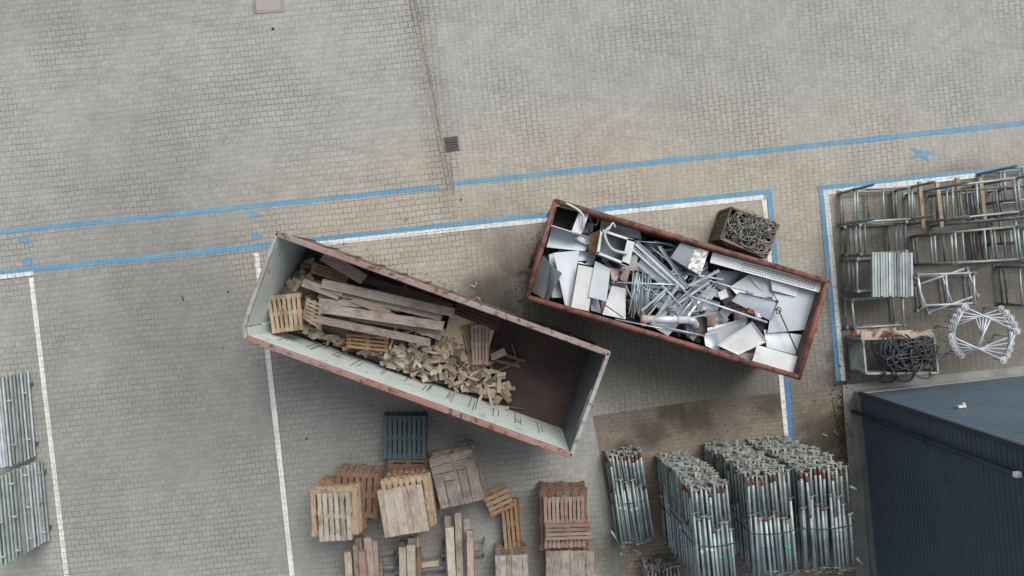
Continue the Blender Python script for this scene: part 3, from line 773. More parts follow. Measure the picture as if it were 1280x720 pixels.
for k, (a, b, z, w_, m_) in enumerate((((408, 366), (500, 386), 1.62, .14, 'w_pink'), ((430, 384), (520, 402), 1.60, .12, 'w_grey'), ((416, 390), (548, 402), 1.55, .13, 'w_dark'), ((440, 396), (556, 416), 1.52, .16, 'w_grey'),
        ((398, 369), (440, 384), 1.6, .12, 'w_brown'), ((470, 370), (548, 384), 1.58, .10, 'w_grey'), ((505, 404), (552, 420), 1.5, .2, 'w_top'), ((388, 352), (440, 358), 1.5, .1, 'w_dark'), ((440, 345), (500, 362), 1.3, .14, 'w_dark'), ((500, 360), (566, 382), 1.2, .1, 'w_brown'), ((406, 398), (470, 420), 1.5, .12, 'w_dark'))):
    board(a, b, z, w_, m_, 'partly hidden board down inside the board pile', z - .05)

# sheet of plywood
q = [W(563, 391, 1.0), W(618, 413, 1.0), W(606, 452, .8), W(552, 432, .9)]
m = MB(); m.sheet(q, .018, .02); mesh_thing(m, 'plywood_sheet', 'ply', 'pale yellow plywood sheet under the pinkish pallet', 'plywood')
def crate_pallet(quad, z, n, mat, label, slats='u', under='w_brown', h=.11):
    """pallet laid on the given photo quad; slats run along the first side ('u') or the second ('v')"""
    zz = z if isinstance(z, (list, tuple)) else [z] * 4
    q = [W(p[0], p[1], zz[k]) for k, p in enumerate(quad)]
    if slats == 'v': q = [q[1], q[2], q[3], q[0]]
    nm = (q[2] - q[0]).cross(q[3] - q[1]).normalized()
    if nm.z < 0: nm = -nm
    cen = sum(q, Vector()) / 4 - nm * h
    t = absolute(thing('wooden_pallet', label, 'pallet', cen, 'pallets thrown in the wood container'))
    def pt(a, b, d): return q[0].lerp(q[1], a).lerp(q[3].lerp(q[2], a), b) - nm * d
    wid = (q[3] - q[0]).length / n * .66; ln2 = (q[3] - q[0]).length
    m = MB()
    for i in range(n): m.bar(pt(0, (i + .5) / n, .01), pt(1, (i + .5) / n, .01), wid * U(.9, 1.1), .02, up=nm)
    m.build('top_deck', mat, t)
    for a in (.06, .5, .94):
        m = MB(); m.bar(pt(a, 0, .045), pt(a, 1, .045), .09, .07, up=nm); m.build('bearer', mat, t)
    for b in (.08, .5, .92):
        m = MB(); m.bar(pt(0, b, .092), pt(1, b, .092), .08, .016, up=nm); m.build('bottom_board', under, t)
    return t
crate_pallet([(332, 370), (375.5, 366), (379, 412), (340, 417)], 1.62, 7, 'w_yellow', 'small rust-stained yellow pallet at the pale end wall of the container', 'v')
crate_pallet([(384, 373), (401, 379), (400, 413), (378, 398)], [1.45, 1.45, 1.35, 1.3], 6, 'w_yellow', 'tilted yellow pallet piece right of the small yellow pallet', 'u')
crate_pallet([(390, 327), (437, 343), (433, 355), (388, 341)], 1.2, 4, 'w_orange', 'orange-brown pallet under the wide dark plank', 'u')
crate_pallet([(432, 416), (486, 421), (486, 441), (434, 435)], 1.25, 4, 'w_orange', 'orange pallet half buried below the lowest long board', 'u')
crate_pallet([(572, 374), (629, 397), (622, 413), (567, 391)], 1.3, 4, 'w_red', 'dark red pallet against the rusty long side', 'u', 'w_red')
crate_pallet([(575, 409), (592, 404), (608, 459), (590, 463)], 1.0, 4, 'w_orange', 'orange pallet under the pinkish slatted pallet', 'v')
crate_pallet([(588, 406), (611, 405), (610, 456), (590, 456)], 1.2, 5, 'w_pink', 'pinkish-white slatted pallet on top of the heap', 'v', 'w_orange')
crate_pallet([(402, 330), (424, 338), (418, 348), (398, 342)], .9, 3, 'w_brown', 'dark brown pallet scrap in the shaded front corner', 'u')

# ------------------------------------------------------------------ scrap metal in container 2
GS = 'sheets of scrap metal in the rust-red container'
def Q(pts, z):
    zz = z if isinstance(z, (list, tuple)) else [z] * len(pts)
    return [W(p[0], p[1], zz[k]) for k, p in enumerate(pts)]
def panel(pts, z, mat, label, bend=.03, lip=0., th=.012):
    m = MB(); m.sheet(Q(pts, z), th, bend, 6, lip, rough=.0035); return mesh_thing(m, 'metal_sheet', mat, label, 'metal sheet', GS)
# underlying filler sheets and profiles, lower in the container
Lr, Wr = r2.L / 2 - .25, r2.W / 2 - .22
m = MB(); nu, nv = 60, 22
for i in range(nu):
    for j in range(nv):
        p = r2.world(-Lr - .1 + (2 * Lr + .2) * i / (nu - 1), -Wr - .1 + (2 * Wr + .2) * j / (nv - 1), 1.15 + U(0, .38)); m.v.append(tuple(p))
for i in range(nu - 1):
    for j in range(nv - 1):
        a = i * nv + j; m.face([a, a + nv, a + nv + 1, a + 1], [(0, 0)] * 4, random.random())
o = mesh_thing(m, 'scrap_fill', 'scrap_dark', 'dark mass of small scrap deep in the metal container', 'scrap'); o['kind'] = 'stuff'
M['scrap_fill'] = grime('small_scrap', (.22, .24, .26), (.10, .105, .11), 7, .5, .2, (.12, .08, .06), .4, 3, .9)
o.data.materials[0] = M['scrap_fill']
for k in range(80):
    u, v = U(-Lr, Lr) * .96, U(-Wr, Wr) * .93; c = r2.world(u, v, U(1.3, 1.85)); a = U(0, 6.28); s1_, s2_ = U(.08, .22), U(.05, .16)
    ax_ = Matrix.Rotation(a, 3, 'Z') @ Matrix.Rotation(U(-.7, .7), 3, 'X')
    m = MB(); m.sheet([c + ax_ @ Vector((x_ * s1_, y_ * s2_, 0)) for x_, y_ in ((-1, 1), (1, 1), (1, -1), (-1, -1))], .006, .02, 4, rough=.02)
    mesh_thing(m, 'scrap_piece', random.choice(['sheet', 'sheet_blue', 'sheet_steel', 'foil', 'copper', 'rust', 'scrap_dark', 'black', 'sheet_cream']), 'small crumpled scrap piece wedged between the metal sheets', 'scrap piece', 'crumpled bits of scrap metal')
for k in range(52):
    u, v = U(-Lr, Lr) * .92, U(-Wr, Wr) * .8; a = U(0, 6.28); L_, W_ = U(.3, .8), U(.2, .4)
    c = r2.world(u, v, U(1.25, 1.6)); ax_ = Matrix.Rotation(a, 3, 'Z') @ Matrix.Rotation(U(-.35, .35), 3, 'X') @ Matrix.Rotation(U(-.3, .3), 3, 'Y')
    q = [c + ax_ @ Vector((sx * L_ / 2, sy * W_ / 2, 0)) for sx, sy in ((-1, 1), (1, 1), (1, -1), (-1, -1))]
    if any(abs(r2.loc(p)[1]) > r2.W / 2 - .13 or abs(r2.loc(p)[0]) > r2.L / 2 - .13 for p in q): continue
    m = MB(); m.sheet(q, .008, .06, 5, rough=.012)
    mesh_thing(m, 'metal_sheet', random.choice(['sheet', 'sheet_blue', 'sheet_steel', 'sheet_blue', 'sheet_cream']), 'crumpled scrap sheet lying deep among the other metal scrap', 'metal sheet', GS)
S = panel
S([(683, 309), (690, 283), (738, 296), (732, 314)], 1.7, 'sheet_blue', 'blue-grey sheet below the dark open cabinet')
S([(662, 363), (679, 320), (693, 335), (680, 374)], [1.6, 2.2, 1.9, 1.7], 'sheet_steel', 'darkest steel sheet leaning at the left end')
S([(681, 374), (690, 333), (702, 342), (686, 375)], [1.7, 2., 2.05, 1.75], 'sheet_steel', 'steel sheet leaning beside the darkest one, left end')
S([(692, 316), (724, 313), (714, 384), (706, 381)], [1.85, 1.85, 1.8, 1.8], 'sheet', 'tall wedge-shaped white sheet, third from the left end')
S([(686, 318), (699, 315), (703, 372), (690, 372)], 1.55, 'sheet', 'pale sheet seen behind the leaning steel sheets')
S([(723, 331), (743, 335), (736, 389), (714, 384)], 2.0, 'sheet_cream', 'near-white rectangular sheet lying by the lower rim', .01)
S([(744, 326), (763, 336), (758, 377), (735.6, 371)], 2.05, 'sheet', 'white rectangular sheet below the white cabinet frame', .015)
S([(765, 357), (782, 361), (782, 399), (753, 393)], 1.9, 'sheet_cream', 'cream sheet in front of the rod tangle')
S([(738, 372), (748, 374), (752, 392), (739, 388)], 1.75, 'sheet_blue', 'small blue-grey sheet between two white sheets at the lower rim')
S([(724, 313), (745, 318), (741, 332), (722, 329)], 1.7, 'sheet_steel', 'grey sheet filling the gap left of the white frame')
S([(796, 331), (808, 317), (845, 347), (828, 358)], [2.0, 2.05, 2.05, 2.0], 'sheet_blue', 'light blue sheet lying in the middle of the rods', .02)
S([(752, 272), (800, 289), (802, 300), (750, 286)], 1.8, 'sheet_steel', 'dull grey sheet behind the white cabinet frame')
S([(828, 385), (872, 380), (835, 420), (812, 406)], 1.8, 'sheet', 'pale triangular sheet under the round duct')
S([(862, 385), (884, 392), (900, 420), (868, 418)], 1.6, 'scrap_dark', 'dark brown sheet right of the duct elbow')
S([(895, 337), (934, 341), (916, 369), (896, 360)], 1.7, 'sheet_steel', 'dark grey sheet beneath the perforated tray')
S([(912, 359), (936, 343), (962, 371), (930, 377)], [1.85, 1.9, 1.95, 1.95], 'sheet', 'white sheet with a pointed corner under the tray')
S([(934, 343), (962, 349), (972, 376), (952, 366)], [1.95, 1.95, 1.9, 1.9], 'sheet', 'pleated white sheet under the tray')
S([(962, 346), (1000, 355), (996, 371), (965, 363)], 2.0, 'sheet', 'small white sheet just below the tray')
S([(969, 353), (1033, 353), (1021, 411), (959, 416)], [1.9, 2., 1.98, 1.95], 'sheet', 'largest white sheet at the right end', .04)
S([(1000, 405), (1018, 405), (1012, 424), (1002, 420)], 1.75, 'sheet_steel', 'narrow shaded sheet at the right door')
S([(955, 412), (1013, 420), (1004, 446), (958, 434)], 1.9, 'sheet', 'white sheet below the largest one, right end')
S([(946, 431), (1002, 447), (994, 470), (940, 452)], 2.05, 'sheet_cream', 'white sheet nearest the bottom right corner', .02)
S([(914, 376), (924, 365), (973, 376), (963, 401)], 2.05, 'sheet_blue', 'shallow grey tray-shaped sheet with folded rim', .01, .05)
S([(896, 431), (940, 402), (959, 426), (922, 443)], [2.0, 2.1, 2.05, 1.95], 'sheet_cream', 'tilted cream panel with folded edges near the lower rim', .01, .04)
S([(881, 417), (926, 403), (936, 412), (888, 437)], 1.8, 'sheet', 'pale sheet half under the tilted cream panel')
S([(884, 410), (930, 398), (938, 404), (884, 422)], 1.72, 'sheet_blue', 'thin blue-grey sheet edge above the tilted cream panel')
S([(900, 437), (942, 442), (938, 452), (905, 447)], 1.8, 'sheet', 'white strip sheet between cream panel and lower rim')
S([(880, 420), (896, 416), (900, 440), (882, 432)], 1.85, 'sheet_blue', 'small blue-grey square sheet left of the tilted panel')
S([(897, 366), (907, 361), (911, 371), (901, 375)], 1.95, 'sheet_cream', 'tiny white square sheet beside the dark grey sheet', .003)
S([(868, 368), (900, 378), (896, 392), (864, 384)], 1.7, 'sheet_steel', 'grey sheet under the long white rods')
S([(762, 334), (774, 337), (772, 351), (764, 349)], 2.0, 'copper', 'crumpled pinkish sheet below the white frame', .05)
S([(779, 336), (788, 334), (784, 352), (775, 350)], 1.95, 'copper', 'smaller pinkish sheet right of the crumpled one', .05)
S([(700, 268), (742, 280), (740, 296), (694, 290)], 1.5, 'sheet_steel', 'steel sheet hidden beneath the dark open cabinet')

def cabinet(top, z, depth, label, inner, outer='sheet', rimw=.05, extra=None):
    """open-topped appliance housing: four walls, a floor and a folded top rim"""
    q = Q(top, z); cen = sum(q, Vector()) / 4
    t = absolute(thing('appliance_housing', label, 'appliance casing', (cen.x, cen.y, z - depth), 'open appliance housings in the rust-red container'))
    m = MB(); dn = Vector((0, 0, -depth))
    for k in range(4):
        a, b = q[k], q[(k + 1) % 4]; d = (b - a).normalized(); inn = Vector((-d.y, d.x, 0))
        if inn.dot(cen - a) < 0: inn = -inn
        m.bar(a + inn * .012 + dn / 2, b + inn * .012 + dn / 2, .016, depth, mi=0)
        m.bar(a + inn * .026 + d * .02 + dn / 2, b + inn * .026 - d * .02 + dn / 2, .008, depth - .03, mi=1)
    m.build('casing', [outer, inner], t)
    m = MB()
    for k in range(4):
        a, b = q[k], q[(k + 1) % 4]; d = (b - a).normalized(); inn = Vector((-d.y, d.x, 0))
        if inn.dot(cen - a) < 0: inn = -inn
        w = rimw[k] if isinstance(rimw, (list, tuple)) else rimw
        m.bar(a + inn * w / 2 + Vector((0, 0, .006)) + d * .0, b + inn * w / 2 + Vector((0, 0, .006)), w, .012)
    m.build('rim', 'sheet_cream', t)
    m = MB(); cc = [p.lerp(cen, .04) + dn for p in q]; m.sheet(cc, .01, 0, 2); m.build('bottom_panel', inner, t)
    return t, q
th1, q1 = cabinet([(688, 282), (695, 256.5), (737, 266), (726, 294)], 2.15, .55, 'white appliance housing with black inside at the top left corner', 'black', rimw=[.02, .02, .22, .02])
th2, q2 = cabinet([(751, 286), (794, 300), (786, 333), (746, 317)], 2.3, .6, 'white open housing with thick frame and hose inside', 'sheet_steel', rimw=[.05, .17, .05, .05])
m = MB(); m.sheet(Q([(737, 293), (749, 288), (748, 315), (736, 318)], [2.0, 2.15, 2.1, 1.95]), .05, .02, 6, rough=.01); mesh_thing(m, 'insulation_slab', 'insulation', 'yellow-brown insulation slab leaning on the white open housing', 'insulation')
def arc(pts, n=14):
    out = []
    P = [pts[0]] + pts + [pts[-1]]
    for i in range(1, len(P) - 2):
        for k in range(n):
            t = k / n; a, b, c, d = (Vector(x) for x in P[i - 1:i + 3])
            out.append(.5 * ((2 * b) + (c - a) * t + (2 * a - 5 * b + 4 * c - d) * t * t + (3 * b - a - 3 * c + d) * t ** 3))
    out.append(Vector(pts[-1])); return out
def hose(pts, r, mat, label, name='hose', n=6):
    m = MB(); m.path(arc([W(*p) for p in pts]), r, n); return mesh_thing(m, name, mat, label, name.replace('_', ' '))
hose([(695, 257, 2.24), (707, 254.5, 2.28), (722, 262, 2.3), (729, 271, 2.3), (729, 285, 2.24)], .03, 'hose_white', 'white hose arching over the black-lined housing')
hose([(762, 284, 2.4), (756, 292, 2.42), (760, 305, 2.4), (768, 313, 2.36), (784, 317, 2.36)], .035, 'hose_white', 'thick pale hose looping inside the white open housing')
hose([(764, 282, 2.4), (760, 288, 2.44), (766, 279, 2.42), (769, 284, 2.36)], .02, 'hose_white', 'small white hose loop at the corner of the open housing')
hose([(737, 278, 1.9), (745, 281, 1.95), (748, 272, 1.95), (742, 266, 1.95), (737, 270, 1.9), (741, 280, 1.9)], .018, 'wire', 'grey cable ring between the two housings')
# foil wrapped block
m = MB(); q = Q([(838, 322), (851, 303), (886, 314), (875, 344)], 2.15); cen = sum(q, Vector()) / 4
t = absolute(thing('wrapped_block', 'grey block with one end wrapped in silver foil', 'block', (cen.x, cen.y, 1.6)))
def prism(m, q, depth, mi=0, n=1, rough=0.):
    m.sheet(q, depth, 0, n, mi=mi, rough=rough)
prism(m, [q[0], q[1], q[1].lerp(q[2], .55), q[0].lerp(q[3], .6)], .45); m.build('casing', 'sheet_steel', t)
m = MB(); up = Vector((0, 0, .01)); prism(m, [q[0].lerp(q[3], .58) + up, q[1].lerp(q[2], .53) + up, q[2] + up, q[3] + up], .48, 0, 6, .018); m.build('foil_wrap', 'foil', t)
# perforated tray: channel with holes
a0, a1 = W(889, 322, 2.1), W(1024, 359, 2.1); d = (a1 - a0).normalized(); nrm = Vector((-d.y, d.x, 0)); w = .22
t = absolute(thing('perforated_tray', 'long beige perforated cable tray along the upper rim', 'tray', ((a0.x + a1.x) / 2, (a0.y + a1.y) / 2, 2.04)))
m = MB(); Lt = (a1 - a0).length
holes = MB(); nx, ny = int(Lt / .055), 4; cw = Lt / nx; 
m.box((a0 + a1) / 2, (Lt, w, .006), (d, nrm, Vector((0, 0, 1))))
for k in (-1, 1): m.box((a0 + a1) / 2 + nrm * k * w / 2 + Vector((0, 0, .025)), (Lt, .012, .06), (d, nrm, Vector((0, 0, 1))))
m.box(a1 + Vector((0, 0, .02)), (.03, w, .05), (d, nrm, Vector((0, 0, 1)))); m.build('channel', 'sheet_cream', t)
for i in range(int(nx * .28), nx - 2):
    for j in range(ny):
        c = a0 + d * (i + .5 + (.5 if j % 2 else 0)) * cw + nrm * (-.07 + .047 * j) + Vector((0, 0, .0045))
        holes.box(c, (.03, .02, .003), (d, nrm, Vector((0, 0, 1))))
holes.build('perforation', 'black', t)

GR = 'metal rods and profiles tangled in the rust-red container'
def rod(a, b, z, w, mat='scrap_rod', label='silver profile crossing the tangle of rods', z2=None, flat=False):
    m = MB(); A, B = W(a[0], a[1], z), W(b[0], b[1], z if z2 is None else z2)
    if flat:
        m.bar(A, B, w, .008); y = Vector((0, 0, 1)).cross((B - A).normalized()).normalized()
        m.bar(A + y * w / 2 + Vector((0, 0, w * .3)), B + y * w / 2 + Vector((0, 0, w * .3)), .008, w * .7)
    else: m.tube(A, B, w / 2, 7)
    return mesh_thing(m, 'metal_rod' if not flat else 'angle_profile', mat, label, 'rod' if not flat else 'profile', GR)
rod((795, 304), (857, 361), 2.15, .09, 'galv_white', 'white angle profile running down the middle from the open housing', 2.2, True)
rod((790, 310), (850, 362), 2.1, .07, 'galv_white', 'second white angle profile parallel beside the first', 2.1, True)
rod((824, 308), (860, 360), 2.2, .06, 'scrap_rod', 'silver angle profile ending under the foil-wrapped block', 2.2, True)
rod((771, 353), (874, 357), 2.15, .035, 'scrap_rod', 'silver rod lying level across the whole tangle')
rod((828, 357), (852, 383), 2.22, .03, 'galv_white', 'short white rod in the centre of the tangle')
rod((816, 404), (849, 355), 2.18, .07, 'scrap_rod', 'silver angle profile rising over the round duct', 2.2, True)
rod((805, 386), (838, 357), 2.05, .05, 'scrap_rod', 'profile pointing from the duct to the centre of the tangle', None, True)
rod((857, 359), (899, 338), 2.15, .06, 'scrap_rod', 'silver profile reaching up towards the perforated tray', 2.2, True)
rod((841, 384), (889, 350), 2.15, .045, 'scrap_rod', 'thin profile parallel below the one by the tray', 2.1, True)
rod((862, 370), (959, 403), 2.22, .05, 'galv_white', 'longest white rod running right to the shallow grey tray')
rod((884, 350), (940, 366), 2.12, .035, 'galv_white', 'white rod under the perforated tray with a reddish end')
rod((769, 399), (874, 420), 2.15, .03, 'scrap_rod', 'thin long rod along the lower rim below the duct')
rod((830, 409), (881, 420), 2.2, .04, 'scrap_rod', 'short rod below the duct elbow')
rod((756, 381), (779, 397), 2.05, .025, 'scrap_dark', 'thin dark rod over the cream sheet')
rod((973, 387), (997, 441), 2.15, .028, 'black', 'black thin stick lying on the white sheets at the right')
rod((953, 345), (973, 378), 2.1, .02, 'scrap_dark', 'thin dark wire on the pleated white sheet')
rod((791, 301), (840, 305), 2.0, .03, 'scrap_rod', 'silver rod near the upper rim right of the open housing')
rod((795, 330), (815, 408), 2.0, .02, 'w_yellow', 'yellow lath left of the rod tangle', 1.9)
rod((780, 352), (793, 380), 2.1, .03, 'w_yellow', 'short yellow lath below the pinkish sheets', 2.0)
rod((1020, 357), (1033, 353), 1.8, .03)
L3 = 'silver rod in the dense tangle at the middle of the metal container'
for k in range(26):
    x = U(790, 815); rod((x + U(0, 4), U(338, 352)), (x + U(-8, 2), U(380, 400)), U(1.9, 2.05), U(.02, .035), random.choice(['scrap_rod', 'sheet_blue', 'galv']), L3)
for k in range(52):
    cx, cy = U(808, 885), U(335, 395); a = random.choice([U(-.9, -.5), U(.5, .9), U(-.2, .2), U(.6, 1.0)]); l = U(10, 26)
    z = U(1.8, 2.12)
    rod((cx - math.cos(a) * l, cy + math.sin(a) * l), (cx + math.cos(a) * l, cy - math.sin(a) * l), z, U(.02, .05), random.choice(['scrap_rod', 'scrap_rod', 'galv', 'galv_white', 'sheet_blue']), L3, z + U(-.15, .1), random.random() < .5)
for k in range(12):
    x = U(855, 868); rod((x, U(396, 404)), (x + U(-3, 3), U(416, 424)), U(1.85, 1.95), .025, 'scrap_rod', L3)
for k in range(14):
    rod((U(800, 850), U(296, 315)), (U(820, 890), U(300, 335)), U(1.6, 1.9), U(.02, .05), random.choice(['galv_dark', 'scrap_rod', 'sheet_steel']), 'dull rod in the shade under the upper rim')
# round duct with elbow
t = absolute(thing('round_duct', 'silver round duct with elbow lying by the lower rim', 'duct', W(835, 400, 1.95)))
m = MB(); m.path([W(803, 399, 2.12), W(862, 400, 2.12)], .085, 16); m.build('pipe', 'galv_white', t)
m = MB(); m.path([W(859, 400, 2.12), W(866, 401, 2.10), W(869, 406, 2.02), W(869, 408, 1.9)], .09, 16); m.build('elbow', 'galv_white', t)
m = MB(); m.path([W(801, 399, 2.12), W(809, 399, 2.12)], .092, 16); m.path([W(846, 400, 2.12), W(848, 400, 2.12)], .095, 16); m.build('collar', 'copper', t)
m = MB(); m.box(W(938, 389, 2.16), (.14, .1, .08), local_frame(None, -.4)); mesh_thing(m, 'brick', 'rust', 'rusty red brick-sized block on the shallow grey tray', 'brick')
m = MB(); m.box(W(947, 395, 2.16), (.1, .12, .05), local_frame(None, .3)); m.tube(W(945, 394, 2.2), W(951, 397, 2.2), .035, 10); mesh_thing(m, 'metal_fitting', 'galv_white', 'small white fitting next to the rusty block', 'fitting')
m = MB(); m.tube(W(933, 365, 2.14), W(942, 366.5, 2.14), .03, 8); mesh_thing(m, 'pink_cap', 'copper', 'pink cap at the end of the white rod', 'cap')
hose([(969, 388, 2.12), (974, 384, 2.16), (976, 389, 2.14), (971, 392, 2.14), (972, 384, 2.12)], .012, 'scrap_dark', 'small dark wire knot on the white sheets', 'wire_knot')

# ------------------------------------------------------------------ mesh boxes with cable
def mesh_box(px, z, label, side, frame, bars, plank=None):
    q = Q(px, z); cen = sum(q, Vector()) / 4; cen.z = 0
    t = absolute(thing('mesh_box', label, 'mesh box', cen, 'steel mesh boxes holding cable'))
    for k in range(4):
        a, b = q[k].copy(), q[(k + 1) % 4].copy(); d = (b - a).normalized(); L = (b - a).length
        m = MB(); inn = Vector((-d.y, d.x, 0)) 
        if inn.dot(cen - a) < 0: inn = -inn
        a0_, b0_ = a + inn * .02, b + inn * .02
        h = z - .1
        nb = int(L / .055)
        if bars:
            for i in range(1, nb):
                p = a0_.lerp(b0_, i / nb); m.bar((p.x, p.y, .12), (p.x, p.y, z - .02), .008, .008, up=d)
            for i in range(1, int(h / .055)):
                zz = .1 + i * .055; m.bar((a0_.x, a0_.y, zz), (b0_.x, b0_.y, zz), .007, .007)
        else:
            m.bar((a0_.x, a0_.y, .1 + h / 2), (b0_.x, b0_.y, .1 + h / 2), .012, h - .02)
            for i in range(nb // 2):
                p = a0_.lerp(b0_, (i + .5) / (nb // 2)) - inn * .012; m.bar((p.x, p.y, .14), (p.x, p.y, z - .06), .02, .02, up=d)
        m.build('mesh_panel' if bars else 'side_panel', side, t)
        m = MB(); m.bar(a + Vector((0, 0, -.02)), b + Vector((0, 0, -.02)), .045, .04); m.build('top_rail', frame[k % len(frame)], t)
        m = MB(); m.bar((a.x, a.y, .1), (b.x, b.y, .1), .05, .06); m.build('bottom_rail', side, t)
        m = MB(); p = a.lerp(cen + Vector((0, 0, z)), .03); m.bar((p.x, p.y, 0), (p.x, p.y, z - .042), .06, .06, up=d); m.build('post', frame[k % len(frame)], t)
    m = MB(); qq = [Vector((p.x, p.y, .12)).lerp(Vector((cen.x, cen.y, .12)), .05) for p in q]; m.sheet(qq, .03, 0, 1); m.build('base', side, t)
    return t, q, cen
tb, qb, cb = mesh_box([(914.5, 259.5), (974, 281.5), (958, 322), (901, 298)], 1.0, 'rusty olive box full of tangled grey cable above the metal container', 'mesh_olive', ['rust', 'rust', 'rim_mixed', 'mesh_olive'], False)
def tangle(q, z0, z1, turns, r, mat, label, name, amp=(.08, .22), spill=0., bias=None):
    cen = sum(q, Vector()) / 4; pts = []
    cu, cv = .5, .5
    for k in range(turns):
        cu = min(.82, max(.18, cu + U(-.35, .35))); cv = min(.8, max(.2, cv + U(-.35, .35)))
        if bias and random.random() < .7: cu, cv = bias[0] + U(-.2, .2), bias[1] + U(-.2, .2)
        ra, rb = U(*amp), U(*amp); ph = U(0, 6.28); rot = U(0, 3.14); z = z0 + (z1 - z0) * (k / turns) ** .7 + U(-.03, .03)
        c = q[0].lerp(q[1], cu).lerp(q[3].lerp(q[2], cu), cv); sgn = random.choice((-1, 1)); nn = random.choice((8, 10, 14))
        for i in range(nn):
            a = ph + sgn * i * 2 * math.pi / 10
            x, y = ra * math.cos(a), rb * math.sin(a)
            pts.append(Vector((c.x + x * math.cos(rot) - y * math.sin(rot) + U(-.012, .012), c.y + x * math.sin(rot) + y * math.cos(rot) + U(-.012, .012), z + U(-.02, .02) + .03 * math.sin(a * 2 + k))))
    sm = arc(pts, 3); m = MB(); m.path(sm, r, 5)
    return mesh_thing(m, name, mat, label, 'cable')
tangle(qb, .8, 1.08, 85, .010, 'wire', 'tangle of thin grey cable filling the olive box', 'cable_tangle', (.08, .24))
m = MB(); m.box(W(962, 287, 1.13), (.07, .05, .02)); mesh_thing(m, 'yellow_tag', 'w_yellow', 'small yellow tag on the grey cable tangle', 'tag')
ax = local_frame(None, r2.a)
m = MB(); m.sheet(Q([(889, 297), (899, 295), (931, 311), (918, 313)], .5), .03, 0, 1); mesh_thing(m, 'steel_plate', 'mesh_olive', 'olive steel plate leaning below the olive box', 'plate')
tb, qb2, cb = mesh_box([(1079, 424), (1168, 421), (1173, 466), (1083, 467)], .85, 'low mesh box with rusty wooden edge holding black cable beside the building', 'galv_dark', ['rim_grey', 'rim_grey', 'rim_grey', 'rim_grey'], True)
m = MB(); m.bar(W(1076, 419.5, .82), W(1168, 417, .82), .20, .04); m.bar(W(1064, 416, .45), W(1120, 412, .45), .16, .03); 
mesh_thing(m, 'timber_edging', grime('flaking_red_board', (.50, .46, .38), (.40, .33, .27), 1.2, .85, .0, (.24, .085, .035), .50, 3., .2), 'rust-stained wooden board along the back of the low mesh box', 'board')
tangle(qb2, .55, .98, 60, .019, 'wire_black', 'coils of thick black cable piled in the low mesh box', 'cable_coil', (.14, .34), bias=(.62, .5))
hose([(1108, 465, .95), (1098, 475, .5), (1110, 478, .2), (1120, 473, .5), (1122, 462, .95)], .02, 'wire_black', 'black cable loop hanging over the front of the low mesh box', 'cable_loop')
hose([(1120, 466, .95), (1124, 476, .55), (1138, 475, .5), (1143, 464, .95)], .02, 'wire_black', 'second black cable loop hanging over the front, further right', 'cable_loop')
hose([(1150, 440, 1.0), (1166, 436, 1.0), (1174, 434, .95)], .015, 'wire_black', 'black cable end poking out over the right side of the low mesh box', 'cable_end')

# ------------------------------------------------------------------ stacking racks and frames
GF = 'galvanised tube frames stored behind the building'
def frame_mesh(q, r, mids, t, name, mat, discs=False):
    m = MB()
    for k in range(4): m.tube(q[k], q[(k + 1) % 4], r, 8)
    m.build(name, mat, t)
    for a in mids:
        m = MB(); m.tube(q[0].lerp(q[1], a), q[3].lerp(q[2], a), r * .9, 8); m.build('rung', mat, t)
def rack(px, levels, post, mids, label, mat='galv', pm='galv_dark', marks=()):
    """px: base corners; levels: heights of the rectangular frames; post: height of corner posts"""
    q0 = Q(px, 0.); cen = sum(q0, Vector()) / 4
    t = absolute(thing('stacking_rack', label, 'rack', (cen.x, cen.y, 0), 'stacking racks of galvanised tube'))
    for i, z in enumerate(levels):
        frame_mesh([p + Vector((0, 0, z)) for p in q0], .026, mids, t, 'frame', mat if i else pm)
    for k, p in enumerate(q0):
        m = MB(); m.tube((p.x, p.y, 0), (p.x, p.y, post), .032, 9, cap=True); m.build('post', pm, t)
        m = MB(); m.tube((p.x, p.y, post), (p.x, p.y, post + .004), .024, 9); m.build('post_end', 'black', t)
        m = MB(); m.box((p.x, p.y, .01), (.14, .14, .02)); m.build('foot', pm, t)
        if k in marks:
            m = MB(); m.tube((p.x, p.y, .75), (p.x, p.y, .84), .045, 9); m.build('red_collar', grime('red_collar', (.35, .05, .07), (.25, .04, .05), 9), t)
    return t
rack([(1048, 242), (1116, 239), (1117, 277), (1048, 281)], (.12, .80), 1.65, (.05, .5, .95), 'galvanised rack with red collars nearest the white bay corner', marks=(0, 2))
rack([(1132, 244), (1212, 234), (1216, 272), (1133, 281)], (.12, 1.6), 2.3, (.08, .42, .95), 'tall galvanised rack standing over the yellow timber battens')
rack([(1222, 218), (1300, 212), (1303, 252), (1224, 256)], (.12, .9), 1.3, (.3, .6), 'galvanised rack in the top right corner by the blue line')
rack([(1137, 296), (1212, 289), (1216, 326), (1139, 331)], (.12, .85, 1.6), 1.7, (.06, .5, .95), 'three-level galvanised rack in the middle of the rack yard')
rack([(1244, 334), (1320, 330), (1322, 376), (1248, 380)], (.15, .8), 1.2, (.08, .6), 'galvanised rack cut by the right edge of the picture')
rack([(1160, 246), (1236, 240), (1240, 276), (1163, 283)], (.35, 1.2), 1.25, (.1, .55, .9), 'low galvanised rack behind the tall one under the battens', 'galv_dark')
rack([(1222, 290), (1296, 286), (1299, 324), (1225, 328)], (.12, .9, 1.5), 1.6, (.1, .5), 'galvanised rack between the three-level rack and the right edge')
rack([(1228, 272), (1300, 266), (1302, 300), (1230, 306)], (.2, 1.1), 1.2, (.2, .7), 'galvanised rack at right edge behind the three-level rack')
GY = 'sawn battens lying across the racks'
